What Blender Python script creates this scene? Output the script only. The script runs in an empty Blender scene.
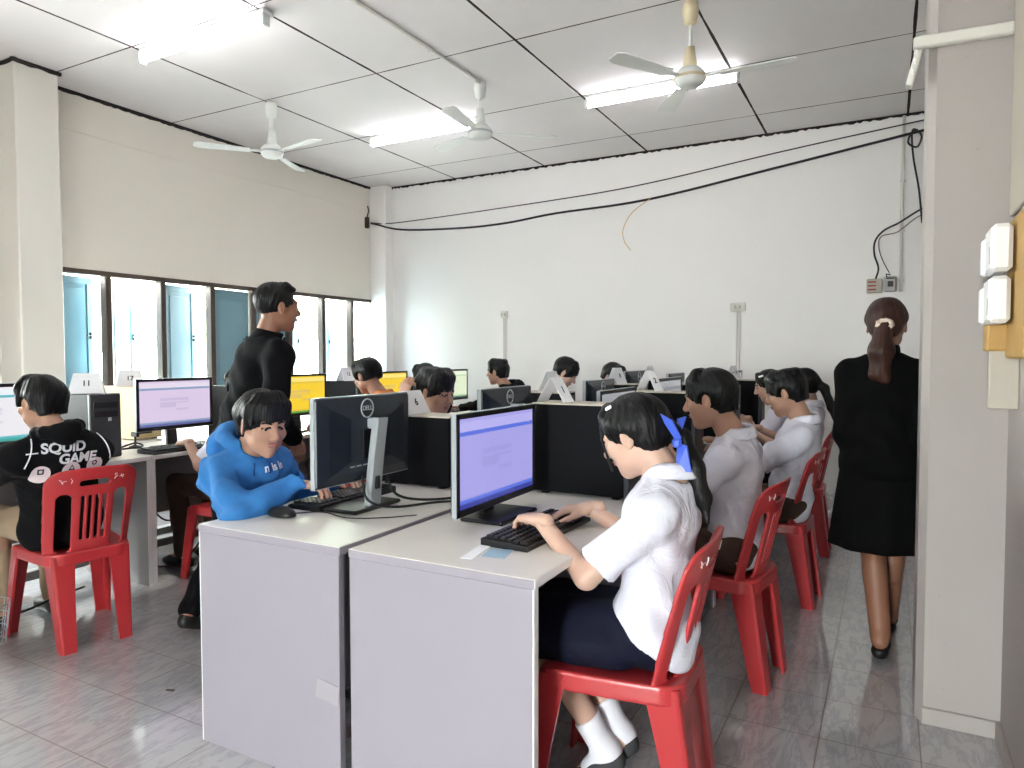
import bpy, math, random
import numpy as np
from mathutils import Vector, Matrix
from mathutils.bvhtree import BVHTree
random.seed(7)
S = bpy.context.scene
COL = S.collection
A = lambda *v: np.array(v, dtype=float)
def nrm(v):
    v = np.asarray(v, float); return v/np.linalg.norm(v)
UP = A(0,0,1)

# ------------------------------------------------------------------ materials
def lin(c): return tuple(((x/255)/12.92 if x/255 <= .04045 else (((x/255)+.055)/1.055)**2.4) for x in c)
def mat(name, rgb, rough=.5, metal=0, spec=.5, bump=None, var=None, sss=0, coat=0, wrinkle=None):
    m = bpy.data.materials.new(name); m.use_nodes = True
    nt = m.node_tree; b = nt.nodes['Principled BSDF']
    c = (*lin(rgb), 1)
    b.inputs['Base Color'].default_value = c
    b.inputs['Roughness'].default_value = rough; b.inputs['Metallic'].default_value = metal
    b.inputs['Specular IOR Level'].default_value = spec
    if coat: b.inputs['Coat Weight'].default_value = coat; b.inputs['Coat Roughness'].default_value = .15
    if sss:
        b.inputs['Subsurface Weight'].default_value = sss; b.inputs['Subsurface Radius'].default_value = (.9,.4,.25)
        b.inputs['Subsurface Scale'].default_value = .01
    tc = nt.nodes.new('ShaderNodeTexCoord')
    if var:   # (scale, amount, other rgb)
        n = nt.nodes.new('ShaderNodeTexNoise'); n.inputs['Scale'].default_value = var[0]; n.inputs['Detail'].default_value = 5
        nt.links.new(tc.outputs['Object'], n.inputs['Vector'])
        r = nt.nodes.new('ShaderNodeMapRange'); r.inputs[1].default_value = .4; r.inputs[2].default_value = .72; r.inputs[4].default_value = var[1]
        nt.links.new(n.outputs['Fac'], r.inputs[0])
        x = nt.nodes.new('ShaderNodeMix'); x.data_type = 'RGBA'
        x.inputs[6].default_value = c; x.inputs[7].default_value = (*lin(var[2]), 1)
        nt.links.new(r.outputs[0], x.inputs[0]); nt.links.new(x.outputs[2], b.inputs['Base Color'])
    if bump:  # (scale, strength, distance, stretch)
        n = nt.nodes.new('ShaderNodeTexNoise'); n.inputs['Scale'].default_value = bump[0]; n.inputs['Detail'].default_value = 4; n.inputs['Distortion'].default_value = .9
        mp = nt.nodes.new('ShaderNodeMapping')
        if len(bump) > 3: mp.inputs['Scale'].default_value = bump[3]
        nt.links.new(tc.outputs['Object'], mp.inputs[0]); nt.links.new(mp.outputs[0], n.inputs['Vector'])
        bp = nt.nodes.new('ShaderNodeBump'); bp.inputs['Strength'].default_value = bump[1]; bp.inputs['Distance'].default_value = bump[2]
        nt.links.new(n.outputs['Fac'], bp.inputs['Height']); nt.links.new(bp.outputs[0], b.inputs['Normal'])
    return m
def emis(name, rgb, strength):
    m = mat(name, rgb, .6); b = m.node_tree.nodes['Principled BSDF']
    b.inputs['Emission Color'].default_value = (*lin(rgb),1); b.inputs['Emission Strength'].default_value = strength
    return m
M = {}
M['skin']   = mat('skin_tan', (182,140,118), .5, sss=.12, bump=(60,.05,.002))
M['skin2']  = mat('skin_light', (202,166,148), .48, sss=.12, bump=(60,.05,.002))
M['skin3']  = mat('skin_brown', (140,96,74), .5, sss=.1, bump=(60,.05,.002))
M['lip']    = mat('lips', (172,112,102), .45)
M['eyew']   = mat('eye_white', (170,158,152), .4)
M['iris']   = mat('iris_dark', (28,20,18), .25)
M['hair']   = mat('hair_black', (6,6,7), .48, spec=.28, bump=(95,.7,.003,(1,1,.10)))
M['hairb']  = mat('hair_brown', (58,32,24), .5, spec=.3, bump=(60,.6,.004,(1,1,.1)), var=(7,.8,(26,16,15)))
M['white']  = mat('white_cotton', (216,215,228), .8, bump=(9,.6,.03))
M['blue']   = mat('blue_fleece', (44,112,176), .9, bump=(24,.35,.008), var=(30,.25,(60,140,200)))
M['blue_in']= mat('blue_hood_lining', (30,80,140), .9)
M['black']  = mat('black_cloth', (7,7,10), .9, spec=.15, bump=(18,.3,.01))
M['suit']   = mat('black_suit', (5,5,6), .9, spec=.12, bump=(14,.2,.008))
M['navy']   = mat('navy_skirt_cloth', (10,13,36), .8, spec=.25, bump=(14,.3,.01))
M['jacket'] = mat('black_jersey', (9,9,12), .9, spec=.2, bump=(20,.3,.008))
M['khaki']  = mat('khaki_cloth', (168,146,120), .85, bump=(18,.3,.01))
M['brown']  = mat('brown_cloth', (66,46,36), .85, bump=(18,.3,.01))
M['orange'] = mat('orange_cloth', (222,132,72), .85, bump=(18,.3,.01))
M['sock']   = mat('white_sock', (228,226,235), .85, bump=(120,.3,.003))
M['shoe']   = mat('black_shoe', (14,13,14), .5)
M['shoe_g'] = mat('charcoal_canvas', (56,56,58), .8)
M['ribbon'] = mat('blue_ribbon', (66,96,206), .5)
M['scrunch']= mat('pale_scrunchie', (222,206,190), .7, var=(90,.8,(90,70,62)))
M['red']    = mat('red_plastic', (180,48,52), .33, coat=.2, var=(9,.5,(178,60,62)), bump=(8,.08,.004))
M['wpaint'] = mat('white_paint', (232,214,212), .6)
M['pinktape']= mat('pink_tape', (226,120,130), .4)
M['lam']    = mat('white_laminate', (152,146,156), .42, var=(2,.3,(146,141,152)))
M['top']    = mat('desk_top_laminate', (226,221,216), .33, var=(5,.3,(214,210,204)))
M['edge']   = mat('white_edge_band', (236,234,234), .4)
M['grayb']  = mat('grey_laminate', (150,147,145), .45, var=(3,.3,(140,138,137)))
M['pc']     = mat('black_steel', (8,8,12), .55, spec=.12, bump=(200,.05,.001))
M['pcfront']= mat('charcoal_plastic', (48,50,54), .45)
M['dust']   = mat('dusty_top', (196,186,174), .8, var=(14,.5,(170,160,150)))
M['yel']    = mat('yellow_tan_steel', (206,184,134), .6, var=(5,.3,(200,172,104)))
M['mback']  = mat('blue_black_plastic', (27,35,48), .36, spec=.5)
M['mdark']  = mat('dark_plastic', (14,14,17), .4)
M['silver'] = mat('silver_plastic', (176,182,188), .32, metal=.25)
M['key']    = mat('key_black', (18,18,21), .45)
M['cable']  = mat('black_rubber', (12,12,14), .5)
M['cablew'] = mat('grey_cable', (190,190,186), .6)
M['paper']  = mat('white_paper', (248,248,252), .8)
M['ink']    = mat('black_ink', (36,36,44), .7)
M['bpaper'] = mat('pale_blue_slip', (160,190,212), .6)
M['fan']    = mat('white_enamel', (224,226,222), .4)
M['fancream']= mat('cream_enamel', (214,200,166), .45)
M['fix']    = mat('grey_white_metal', (206,208,206), .45)
M['dark']   = mat('gap_shadow', (38,32,28), .9)
M['mull']   = mat('brown_window_frame', (72,58,50), .6)
M['teal']   = mat('teal_shutter_paint', (124,160,172), .5, var=(3,.3,(112,148,160)))
M['teal_lit']  = mat('teal_shutter_paint_lit', (176,206,218), .5)  # teal paint as washed out by daylight, light put into the colour; unused
M['conduit']= mat('ivory_conduit', (214,211,203), .5)
M['brk']    = mat('breaker_white', (226,226,226), .4)
M['board']  = mat('yellow_wood_board', (176,138,76), .6, bump=(20,.2,.004,(1,1,.1)), var=(8,.5,(160,122,62)))
M['beige']  = mat('beige_board', (176,168,156), .7)
M['pinkbox']= mat('pinkish_box', (206,176,160), .7)
M['gold']   = mat('brass', (200,160,80), .35, metal=.7)
M['ground'] = mat('sunlit_ground', (186,184,178), .9)
M['leaf']   = mat('pale_leaf', (206,212,188), .8, var=(1.5,.9,(180,196,150)), bump=(3,.8,.2))
M['trunk']  = mat('bark', (110,92,74), .9)
M['mosaic'] = mat('rose_trim', (150,60,60), .6)

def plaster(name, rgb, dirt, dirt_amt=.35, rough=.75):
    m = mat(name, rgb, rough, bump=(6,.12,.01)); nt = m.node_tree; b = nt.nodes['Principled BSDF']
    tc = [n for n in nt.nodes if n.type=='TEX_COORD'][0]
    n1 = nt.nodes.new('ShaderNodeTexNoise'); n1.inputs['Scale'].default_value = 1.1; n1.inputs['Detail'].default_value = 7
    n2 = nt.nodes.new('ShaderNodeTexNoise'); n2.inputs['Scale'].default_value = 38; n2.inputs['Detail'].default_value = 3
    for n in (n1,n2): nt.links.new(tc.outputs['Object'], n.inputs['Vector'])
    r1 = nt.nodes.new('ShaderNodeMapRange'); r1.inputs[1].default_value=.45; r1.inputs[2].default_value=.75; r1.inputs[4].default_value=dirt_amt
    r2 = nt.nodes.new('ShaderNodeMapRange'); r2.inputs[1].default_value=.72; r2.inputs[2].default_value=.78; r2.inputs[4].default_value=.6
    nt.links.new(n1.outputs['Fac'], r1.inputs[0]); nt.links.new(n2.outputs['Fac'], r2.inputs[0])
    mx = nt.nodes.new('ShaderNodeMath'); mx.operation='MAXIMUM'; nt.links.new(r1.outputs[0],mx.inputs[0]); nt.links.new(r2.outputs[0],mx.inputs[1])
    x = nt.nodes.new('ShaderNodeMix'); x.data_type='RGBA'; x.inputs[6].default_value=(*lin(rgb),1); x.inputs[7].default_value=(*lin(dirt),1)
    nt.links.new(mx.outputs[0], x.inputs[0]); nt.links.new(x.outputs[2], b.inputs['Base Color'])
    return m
M['wl'] = plaster('cream_plaster', (226,220,210), (220,213,200))
M['wb'] = plaster('white_plaster', (236,233,231), (229,227,223))
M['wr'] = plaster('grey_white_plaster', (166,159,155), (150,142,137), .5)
M['col'] = plaster('column_plaster', (226,222,214), (214,208,198))

def grid_mat(name, base, other, line, px, py, ox, oy, wx, wy, rough, vein=False):
    """panels or tiles with joint lines, measured in metres in object space"""
    m = bpy.data.materials.new(name); m.use_nodes=True; nt=m.node_tree; b=nt.nodes['Principled BSDF']; L=nt.links
    tc=nt.nodes.new('ShaderNodeTexCoord'); sp=nt.nodes.new('ShaderNodeSeparateXYZ'); L.new(tc.outputs['Object'],sp.inputs[0])
    def mt(op,a,bv=None,c=None):
        n=nt.nodes.new('ShaderNodeMath'); n.operation=op
        for i,v in enumerate((a,bv,c)):
            if v is None: continue
            if isinstance(v,(int,float)): n.inputs[i].default_value=v
            else: L.new(v,n.inputs[i])
        return n.outputs[0]
    nz=nt.nodes.new('ShaderNodeTexNoise'); nz.inputs['Scale'].default_value=2.5; nz.inputs['Detail'].default_value=4; L.new(tc.outputs['Object'],nz.inputs['Vector'])
    def line_fac(s,p,o,w):
        a=mt('SUBTRACT',s,o); a=mt('DIVIDE',a,p); f=mt('FRACT',a); f=mt('SUBTRACT',f,.5); f=mt('ABSOLUTE',f); f=mt('SUBTRACT',.5,f); f=mt('MULTIPLY',f,p)
        wv=mt('MULTIPLY',nz.outputs['Fac'],w*2) if not vein else w
        return mt('LESS_THAN',f,wv)
    fx=line_fac(sp.outputs[0],px,ox,wx/2); fy=line_fac(sp.outputs[1],py,oy,wy/2); fl=mt('MAXIMUM',fx,fy)
    n1=nt.nodes.new('ShaderNodeTexNoise'); n1.inputs['Detail'].default_value=8; n1.inputs['Roughness'].default_value=.62
    mp=nt.nodes.new('ShaderNodeMapping'); L.new(tc.outputs['Object'],mp.inputs[0]); L.new(mp.outputs[0],n1.inputs['Vector'])
    x=nt.nodes.new('ShaderNodeMix'); x.data_type='RGBA'; x.inputs[6].default_value=(*lin(base),1); x.inputs[7].default_value=(*lin(other),1)
    if vein:
        n1.inputs['Scale'].default_value=5.5; n1.inputs['Distortion'].default_value=.5; mp.inputs['Scale'].default_value=(3.2,.9,1); mp.inputs['Rotation'].default_value=(0,0,.35)
        v=mt('SUBTRACT',n1.outputs['Fac'],.5); v=mt('ABSOLUTE',v); v=mt('MULTIPLY',v,16); v=mt('SUBTRACT',1,v); v=mt('MAXIMUM',v,0); v=mt('MULTIPLY',v,.75); L.new(v,x.inputs[0])
        # tile-to-tile shade
        ix=mt('FLOOR',mt('DIVIDE',mt('SUBTRACT',sp.outputs[0],ox),px)); iy=mt('FLOOR',mt('DIVIDE',mt('SUBTRACT',sp.outputs[1],oy),py))
        cb=nt.nodes.new('ShaderNodeCombineXYZ'); L.new(ix,cb.inputs[0]); L.new(iy,cb.inputs[1]); wn=nt.nodes.new('ShaderNodeTexWhiteNoise'); L.new(cb.outputs[0],wn.inputs[0])
        x3=nt.nodes.new('ShaderNodeMix'); x3.data_type='RGBA'; L.new(mt('MULTIPLY',wn.outputs[0],.2),x3.inputs[0]); L.new(x.outputs[2],x3.inputs[6]); x3.inputs[7].default_value=(*lin((176,168,168)),1); src=x3.outputs[2]
    else:
        n1.inputs['Scale'].default_value=.9; r=nt.nodes.new('ShaderNodeMapRange'); r.inputs[1].default_value=.42; r.inputs[2].default_value=.7; r.inputs[4].default_value=.7
        L.new(n1.outputs['Fac'],r.inputs[0]); L.new(r.outputs[0],x.inputs[0]); src=x.outputs[2]
    x2=nt.nodes.new('ShaderNodeMix'); x2.data_type='RGBA'; L.new(fl,x2.inputs[0]); L.new(src,x2.inputs[6]); x2.inputs[7].default_value=(*lin(line),1)
    L.new(x2.outputs[2],b.inputs['Base Color'])
    L.new(mt('ADD',mt('MULTIPLY',fl,.5),rough),b.inputs['Roughness'])
    b.inputs['Specular IOR Level'].default_value=.8 if vein else .2
    if vein: b.inputs['Coat Weight'].default_value=.6; b.inputs['Coat Roughness'].default_value=.06
    bp=nt.nodes.new('ShaderNodeBump'); bp.invert=True; bp.inputs['Strength'].default_value=.5; bp.inputs['Distance'].default_value=.004; L.new(fl,bp.inputs['Height']); L.new(bp.outputs[0],b.inputs['Normal'])
    return m
M['floor'] = grid_mat('marble_tile_floor', (174,173,176), (148,148,156), (112,102,95), .3057,.3165, -.19,3.54, .0045,.0045, .10, True)
M['ceil']  = grid_mat('ceiling_board', (222,218,217), (214,209,207), (50,42,40), 1.213,1.19, -1.1,4.36, .020,.012, .8)

# ------------------------------------------------------------------ object helpers
def link(o, parent=None):
    COL.objects.link(o)
    if parent is not None: o.parent = parent
    return o
def thing(name, label, cat, loc=(0,0,0), rz=0, group=None):
    o = bpy.data.objects.new(name, None); o.empty_display_size=.05; COL.objects.link(o)
    o.location = loc; o.rotation_euler = (0,0,rz); o['label']=label; o['category']=cat
    if group: o['group']=group
    return o
def tag(o, label, cat, group=None, kind=None):
    o['label']=label; o['category']=cat
    if group: o['group']=group
    if kind: o['kind']=kind
    return o
def copy_tree(o, parent=None):
    c=o.copy(); COL.objects.link(c)
    if parent is not None: c.parent=parent
    for ch in list(o.children): copy_tree(ch,c)
    return c
def mesh_obj(name, verts, faces, m, parent=None, smooth=False, loc=None, mats=None, fm=None):
    me=bpy.data.meshes.new(name); me.from_pydata([tuple(map(float,v)) for v in verts],[],[tuple(map(int,f)) for f in faces]); me.update()
    for q in (mats or [m]): me.materials.append(q)
    if fm is not None: me.polygons.foreach_set('material_index', np.array(fm,dtype=np.int32))
    if smooth: me.polygons.foreach_set('use_smooth', np.ones(len(me.polygons),dtype=bool))
    o=bpy.data.objects.new(name,me); link(o,parent)
    if loc is not None: o.location=loc
    return o
class MB:
    """collects shapes for one mesh"""
    def __init__(s): s.v=[]; s.f=[]; s.mi=[]; s.cur=0
    def add(s, vs, fs):
        n=len(s.v); s.v+= [tuple(v) for v in vs]; s.f+=[tuple(i+n for i in f) for f in fs]; s.mi+=[s.cur]*len(fs); return s
    def box(s, c, d, b=0, R=None):
        """box with chamfered edges"""
        x,y,z=[q/2 for q in d]; b=min(b,x*.9,y*.9,z*.9); pts=[]
        if b<=0:
            pts=[(i*x,j*y,k*z) for i in(-1,1) for j in(-1,1) for k in(-1,1)]
            fs=[(0,1,3,2),(4,6,7,5),(0,4,5,1),(2,3,7,6),(0,2,6,4),(1,5,7,3)]
        else:
            idx={}
            for i in(-1,1):
                for j in(-1,1):
                    for k in(-1,1):
                        for a in range(3):
                            p=[i*(x-b),j*(y-b),k*(z-b)]; p[a]=(i,j,k)[a]*(x,y,z)[a]; idx[(i,j,k,a)]=len(pts); pts.append(tuple(p))
            fs=[]
            def orient(f):
                P=[np.array(pts[i]) for i in f]; n=np.cross(P[1]-P[0],P[2]-P[0]); 
                return f if n@sum(P)>0 else f[::-1]
            for a in range(3):
                o=[q for q in range(3) if q!=a]
                for sg in(-1,1):
                    f=[]
                    for (u,w) in((-1,-1),(1,-1),(1,1),(-1,1)):
                        t=[0,0,0]; t[a]=sg; t[o[0]]=u; t[o[1]]=w; f.append(idx[(*t,a)])
                    fs.append(orient(tuple(f)))
            for a in range(3):   # edges parallel to axis a
                o=[q for q in range(3) if q!=a]
                for u in(-1,1):
                    for w in(-1,1):
                        f=[]
                        for (sg,ax) in((-1,o[0]),(1,o[0]),(1,o[1]),(-1,o[1])):
                            t=[0,0,0]; t[a]=sg; t[o[0]]=u; t[o[1]]=w; f.append(idx[(*t,ax)])
                        fs.append(orient(tuple(f)))
            for i in(-1,1):
                for j in(-1,1):
                    for k in(-1,1): fs.append(orient((idx[(i,j,k,0)],idx[(i,j,k,1)],idx[(i,j,k,2)])))
        P=np.array(pts,float)
        if R is not None: P=P@np.array(R).T
        return s.add(P+np.array(c,float),fs)
    def tube(s, pts, r, n=8, cap=True):
        P=[np.array(p,float) for p in pts]; rs=r if hasattr(r,'__len__') else [r]*len(P)
        t=nrm(P[1]-P[0]); u=nrm(np.cross(t,A(.3,.2,.9) if abs(t[2])<.9 else A(1,0,0))); base=len(s.v); vs=[]
        for i,p in enumerate(P):
            t=nrm((P[min(i+1,len(P)-1)]-P[max(i-1,0)])); u=nrm(u-t*(u@t)); w=np.cross(t,u)
            for a in range(n): q=2*math.pi*a/n; vs.append(p+rs[i]*(math.cos(q)*u+math.sin(q)*w))
        fs=[(i*n+a,i*n+(a+1)%n,(i+1)*n+(a+1)%n,(i+1)*n+a) for i in range(len(P)-1) for a in range(n)]
        if cap: fs+=[tuple(range(n))[::-1],tuple((len(P)-1)*n+a for a in range(n))]
        return s.add(vs,fs)
    def lathe(s, prof, c=(0,0,0), n=28):
        vs=[]; m=len(prof)
        for r,z in prof:
            for a in range(n): q=2*math.pi*a/n; vs.append((c[0]+r*math.cos(q),c[1]+r*math.sin(q),c[2]+z))
        fs=[(i*n+a,i*n+(a+1)%n,(i+1)*n+(a+1)%n,(i+1)*n+a) for i in range(m-1) for a in range(n)]
        return s.add(vs,fs)
    def loft(s, rings, cap=True):
        n=len(rings[0]); vs=[p for r in rings for p in r]
        fs=[(i*n+a,i*n+(a+1)%n,(i+1)*n+(a+1)%n,(i+1)*n+a) for i in range(len(rings)-1) for a in range(n)]
        if cap: fs+=[tuple(range(n))[::-1],tuple((len(rings)-1)*n+a for a in range(n))]
        return s.add(vs,fs)
    def prism(s, poly, h0, h1, T=lambda x,y,z:(x,y,z)):
        n=len(poly); vs=[T(x,y,h0) for x,y in poly]+[T(x,y,h1) for x,y in poly]
        return s.add(vs,[tuple(range(n))[::-1],tuple(range(n,2*n))]+[(i,(i+1)%n,n+(i+1)%n,n+i) for i in range(n)])
    def build(s, name, m, parent=None, smooth=False, loc=None):
        mats=m if isinstance(m,list) else [m]
        return mesh_obj(name,s.v,s.f,None,parent,smooth,loc,mats=mats,fm=s.mi)
def smooth_path(pts, n=6):
    P=[np.array(p,float) for p in pts]; out=[]
    Q=[2*P[0]-P[1]]+P+[2*P[-1]-P[-2]]
    for i in range(1,len(Q)-2):
        for k in range(n):
            t=k/n; a,b,c,d=Q[i-1],Q[i],Q[i+1],Q[i+2]
            out.append(.5*((2*b)+(-a+c)*t+(2*a-5*b+4*c-d)*t*t+(-a+3*b-3*c+d)*t**3))
    out.append(P[-1]); return out
def cable(name, pts, r, m, label, group=None, parent=None, n=6):
    o=MB().tube(smooth_path(pts),r,n).build(name,m,parent,True)
    if label: tag(o,label,'cable',group)
    return o
def text_obj(name, s, size, m, parent, Mx, depth=.0006, flat=None, shear=0, bold=0):
    cu=bpy.data.curves.new(name,'FONT'); cu.body=s; cu.size=size; cu.align_x='CENTER'; cu.align_y='CENTER'; cu.extrude=depth; cu.shear=shear; cu.offset=bold
    t=bpy.data.objects.new(name+'_tmp',cu); COL.objects.link(t)
    dg=bpy.context.evaluated_depsgraph_get(); me=bpy.data.meshes.new_from_object(t.evaluated_get(dg)); COL.objects.unlink(t); bpy.data.objects.remove(t)
    me.transform(Mx); me.materials.clear(); me.materials.append(m); o=bpy.data.objects.new(name,me); link(o,parent); return o
def frame_mx(o, x, y):
    x=Vector(x).normalized(); y=Vector(y).normalized(); z=x.cross(y)
    return Matrix(((x.x,y.x,z.x,o[0]),(x.y,y.y,z.y,o[1]),(x.z,y.z,z.z,o[2]),(0,0,0,1)))

# ------------------------------------------------------------------ distance-field bodies
class P_: pass
def prim(f, lo, hi, op='u', k=.01, m=0):
    p=P_(); p.f=f; p.lo=np.array(lo,float); p.hi=np.array(hi,float); p.op=op; p.k=k; p.m=m; return p
def cone(a,b,ra,rb,k=.01,m=0,op='u',clip=None):
    a=np.array(a,float); b=np.array(b,float); ba=b-a; L2=max(ba@ba,1e-9)
    def f(X,Y,Z):
        t=np.clip(((X-a[0])*ba[0]+(Y-a[1])*ba[1]+(Z-a[2])*ba[2])/L2,0,1)
        d=np.sqrt((X-a[0]-t*ba[0])**2+(Y-a[1]-t*ba[1])**2+(Z-a[2]-t*ba[2])**2)-(ra+(rb-ra)*t)
        if clip is not None:
            c,n=clip; d=np.maximum(d,(X-c[0])*n[0]+(Y-c[1])*n[1]+(Z-c[2])*n[2])
        return d
    r=max(ra,rb); return prim(f,np.minimum(a,b)-r,np.maximum(a,b)+r,op,k,m)
def ell(c,r,R=np.eye(3),k=.01,m=0,op='u'):
    c=np.array(c,float); r=np.array(r,float); R=np.array(R,float)
    def f(X,Y,Z):
        x=X-c[0];y=Y-c[1];z=Z-c[2]
        u=(x*R[0,0]+y*R[1,0]+z*R[2,0])/r[0]; v=(x*R[0,1]+y*R[1,1]+z*R[2,1])/r[1]; w=(x*R[0,2]+y*R[1,2]+z*R[2,2])/r[2]
        k0=np.sqrt(u*u+v*v+w*w)+1e-9; k1=np.sqrt((u/r[0])**2+(v/r[1])**2+(w/r[2])**2)+1e-9
        return k0*(k0-1)/k1
    e=np.sqrt((R**2)@(r**2)); return prim(f,c-e,c+e,op,k,m)
def plane(c,n,op='c',k=.004):
    c=np.array(c,float); n=nrm(n)
    return prim(lambda X,Y,Z:(X-c[0])*n[0]+(Y-c[1])*n[1]+(Z-c[2])*n[2],[-99]*3,[99]*3,op,k,0)
def snet(prims, h, pad=.02, noise=None):
    us=[p for p in prims if p.op=='u']
    lo=np.min([p.lo for p in us],0)-pad; hi=np.max([p.hi for p in us],0)+pad
    n=np.ceil((hi-lo)/h).astype(int)+1
    ax=[(lo[i]+h*np.arange(n[i])).astype(np.float32) for i in range(3)]
    F=np.full(n,.5,np.float32); D=np.full(n,.5,np.float32); Mt=np.zeros(n,np.uint8)
    for p in prims:
        mg=max(p.k,.0)+2.5*h
        i0=np.clip(np.floor((p.lo-mg-lo)/h).astype(int),0,n-1); i1=np.clip(np.ceil((p.hi+mg-lo)/h).astype(int)+1,1,n)
        if (i1<=i0).any(): continue
        sl=tuple(slice(i0[i],i1[i]) for i in range(3))
        X=ax[0][sl[0]][:,None,None];Y=ax[1][sl[1]][None,:,None];Z=ax[2][sl[2]][None,None,:]
        d=p.f(X,Y,Z).astype(np.float32); f=F[sl]; k=max(p.k,1e-5)
        if p.op=='u':
            hh=np.maximum(k-np.abs(f-d),0)/k; F[sl]=np.minimum(f,d)-hh*hh*k*.25
            q=d<D[sl]; D[sl]=np.where(q,d,D[sl]); Mt[sl]=np.where(q,p.m,Mt[sl])
        else:
            dd=-d if p.op=='s' else d
            hh=np.maximum(k-np.abs(f-dd),0)/k; F[sl]=np.maximum(f,dd)+hh*hh*k*.25
    if noise is not None: F+=noise(ax[0][:,None,None],ax[1][None,:,None],ax[2][None,None,:]).astype(np.float32)
    F[[0,-1]]=.1;F[:,[0,-1]]=.1;F[:,:,[0,-1]]=.1
    In=F<0
    c=[In[i:n[0]-1+i,j:n[1]-1+j,k:n[2]-1+k] for i in(0,1) for j in(0,1) for k in(0,1)]
    sm=sum(q.astype(np.uint8) for q in c); act=(sm>0)&(sm<8); I,J,K=np.nonzero(act); N=len(I)
    idx=np.full(act.shape,-1,np.int32); idx[I,J,K]=np.arange(N)
    acc=np.zeros((N,3));cnt=np.zeros(N)
    cor=[(i,j,k) for i in(0,1) for j in(0,1) for k in(0,1)]
    for a in cor:
        for b in cor:
            if sum(abs(a[q]-b[q]) for q in range(3))!=1 or a>b: continue
            fa=F[I+a[0],J+a[1],K+a[2]];fb=F[I+b[0],J+b[1],K+b[2]]; s=(fa<0)!=(fb<0); t=np.where(s,fa/(fa-fb+1e-12*(fa==fb)),0)
            for q in range(3): acc[:,q]+=np.where(s,a[q]+t*(b[q]-a[q]),0)
            cnt+=s
    V=lo+h*(np.stack([I,J,K],1)+acc/cnt[:,None])
    Q=[]
    for axn in range(3):
        o=[q for q in range(3) if q!=axn]
        s0=[slice(1,n[q]-1) for q in range(3)]; s1=list(s0); s0[axn]=slice(0,n[axn]-1); s1[axn]=slice(1,n[axn])
        a=In[tuple(s0)];b=In[tuple(s1)]; e=np.argwhere(a!=b)
        if not len(e): continue
        ina=a[tuple(e.T)]; base=e.copy(); 
        for q in o: base[:,q]+=1
        def g(du,dv):
            t=base.copy(); t[:,o[0]]-=du; t[:,o[1]]-=dv; return idx[t[:,0],t[:,1],t[:,2]]
        q4=np.stack([g(0,0),g(1,0),g(1,1),g(0,1)],1)
        flip=ina if axn!=1 else ~ina
        q4[~flip]=q4[~flip][:,::-1]; Q.append(q4)
    Q=np.concatenate(Q); mv=Mt[I,J,K]; return V,Q,mv[Q[:,0]]
def field(name, prims, h, mats, parent, origin=(0,0,0), noise=None, extra=None, warp=None):
    V,Q,mi=snet(prims,h,noise=noise)
    if extra:
        for pr,hh in extra:
            v,q,m2=snet(pr,hh); Q=np.concatenate([Q,q+len(V)]); V=np.concatenate([V,v]); mi=np.concatenate([mi,m2])
    if warp: V=warp(V)
    V=V-np.array(origin,float)
    me=bpy.data.meshes.new(name); me.vertices.add(len(V)); me.vertices.foreach_set('co',V.astype(np.float32).ravel())
    me.loops.add(len(Q)*4); me.loops.foreach_set('vertex_index',Q.astype(np.int32).ravel())
    me.polygons.add(len(Q)); me.polygons.foreach_set('loop_start',(np.arange(len(Q))*4).astype(np.int32)); 
    me.update(calc_edges=True)
    for m in mats: me.materials.append(m)
    me.polygons.foreach_set('material_index',mi.astype(np.int32)); me.polygons.foreach_set('use_smooth',np.ones(len(Q),bool)); me.update()
    o=bpy.data.objects.new(name,me); link(o,parent); return o
def folds(amp, s=1, ph=0):
    def f(X,Y,Z):
        amp2=amp*1.5
        a=np.sin(X*31*s+2.2*np.sin(Z*13*s+ph)+ph)*np.sin(Y*27*s+1.7*np.sin(Z*17*s)+ph*1.3)
        b=np.sin((X+Y)*19*s+Z*43*s+2*np.sin(X*23*s))
        return amp2*(.5*a+.5*b)+amp*.6*np.abs(np.sin((X*.8-Y*.6)*38*s+Z*30*s+3*np.sin(Z*9+X*6+ph)))
    return f

# ------------------------------------------------------------------ people
class Fr:
    """a frame: origin, columns right, forward, up"""
    def __init__(s,o,fwd,up=UP,sc=1):
        s.o=np.array(o,float); f=nrm(fwd); r=nrm(np.cross(f,up)); u=np.cross(r,f); s.R=np.stack([r,f,u],1); s.sc=sc
    def p(s,x,y,z): return s.o+s.R@(A(x,y,z)*s.sc)
    def ell(s,c,r,rot=None,**k):
        R=s.R if rot is None else s.R@rot
        return ell(s.p(*c),A(*r)*s.sc,R,**k)
    def cone(s,a,b,ra,rb,**k): return cone(s.p(*a),s.p(*b),ra*s.sc,rb*s.sc,**k)
def rx(d): c,s_=math.cos(math.radians(d)),math.sin(math.radians(d)); return A([1,0,0],[0,c,-s_],[0,s_,c])
def ry(d): c,s_=math.cos(math.radians(d)),math.sin(math.radians(d)); return A([c,0,s_],[0,1,0],[-s_,0,c])
def rz(d): c,s_=math.cos(math.radians(d)),math.sin(math.radians(d)); return A([c,-s_,0],[s_,c,0],[0,0,1])
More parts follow.
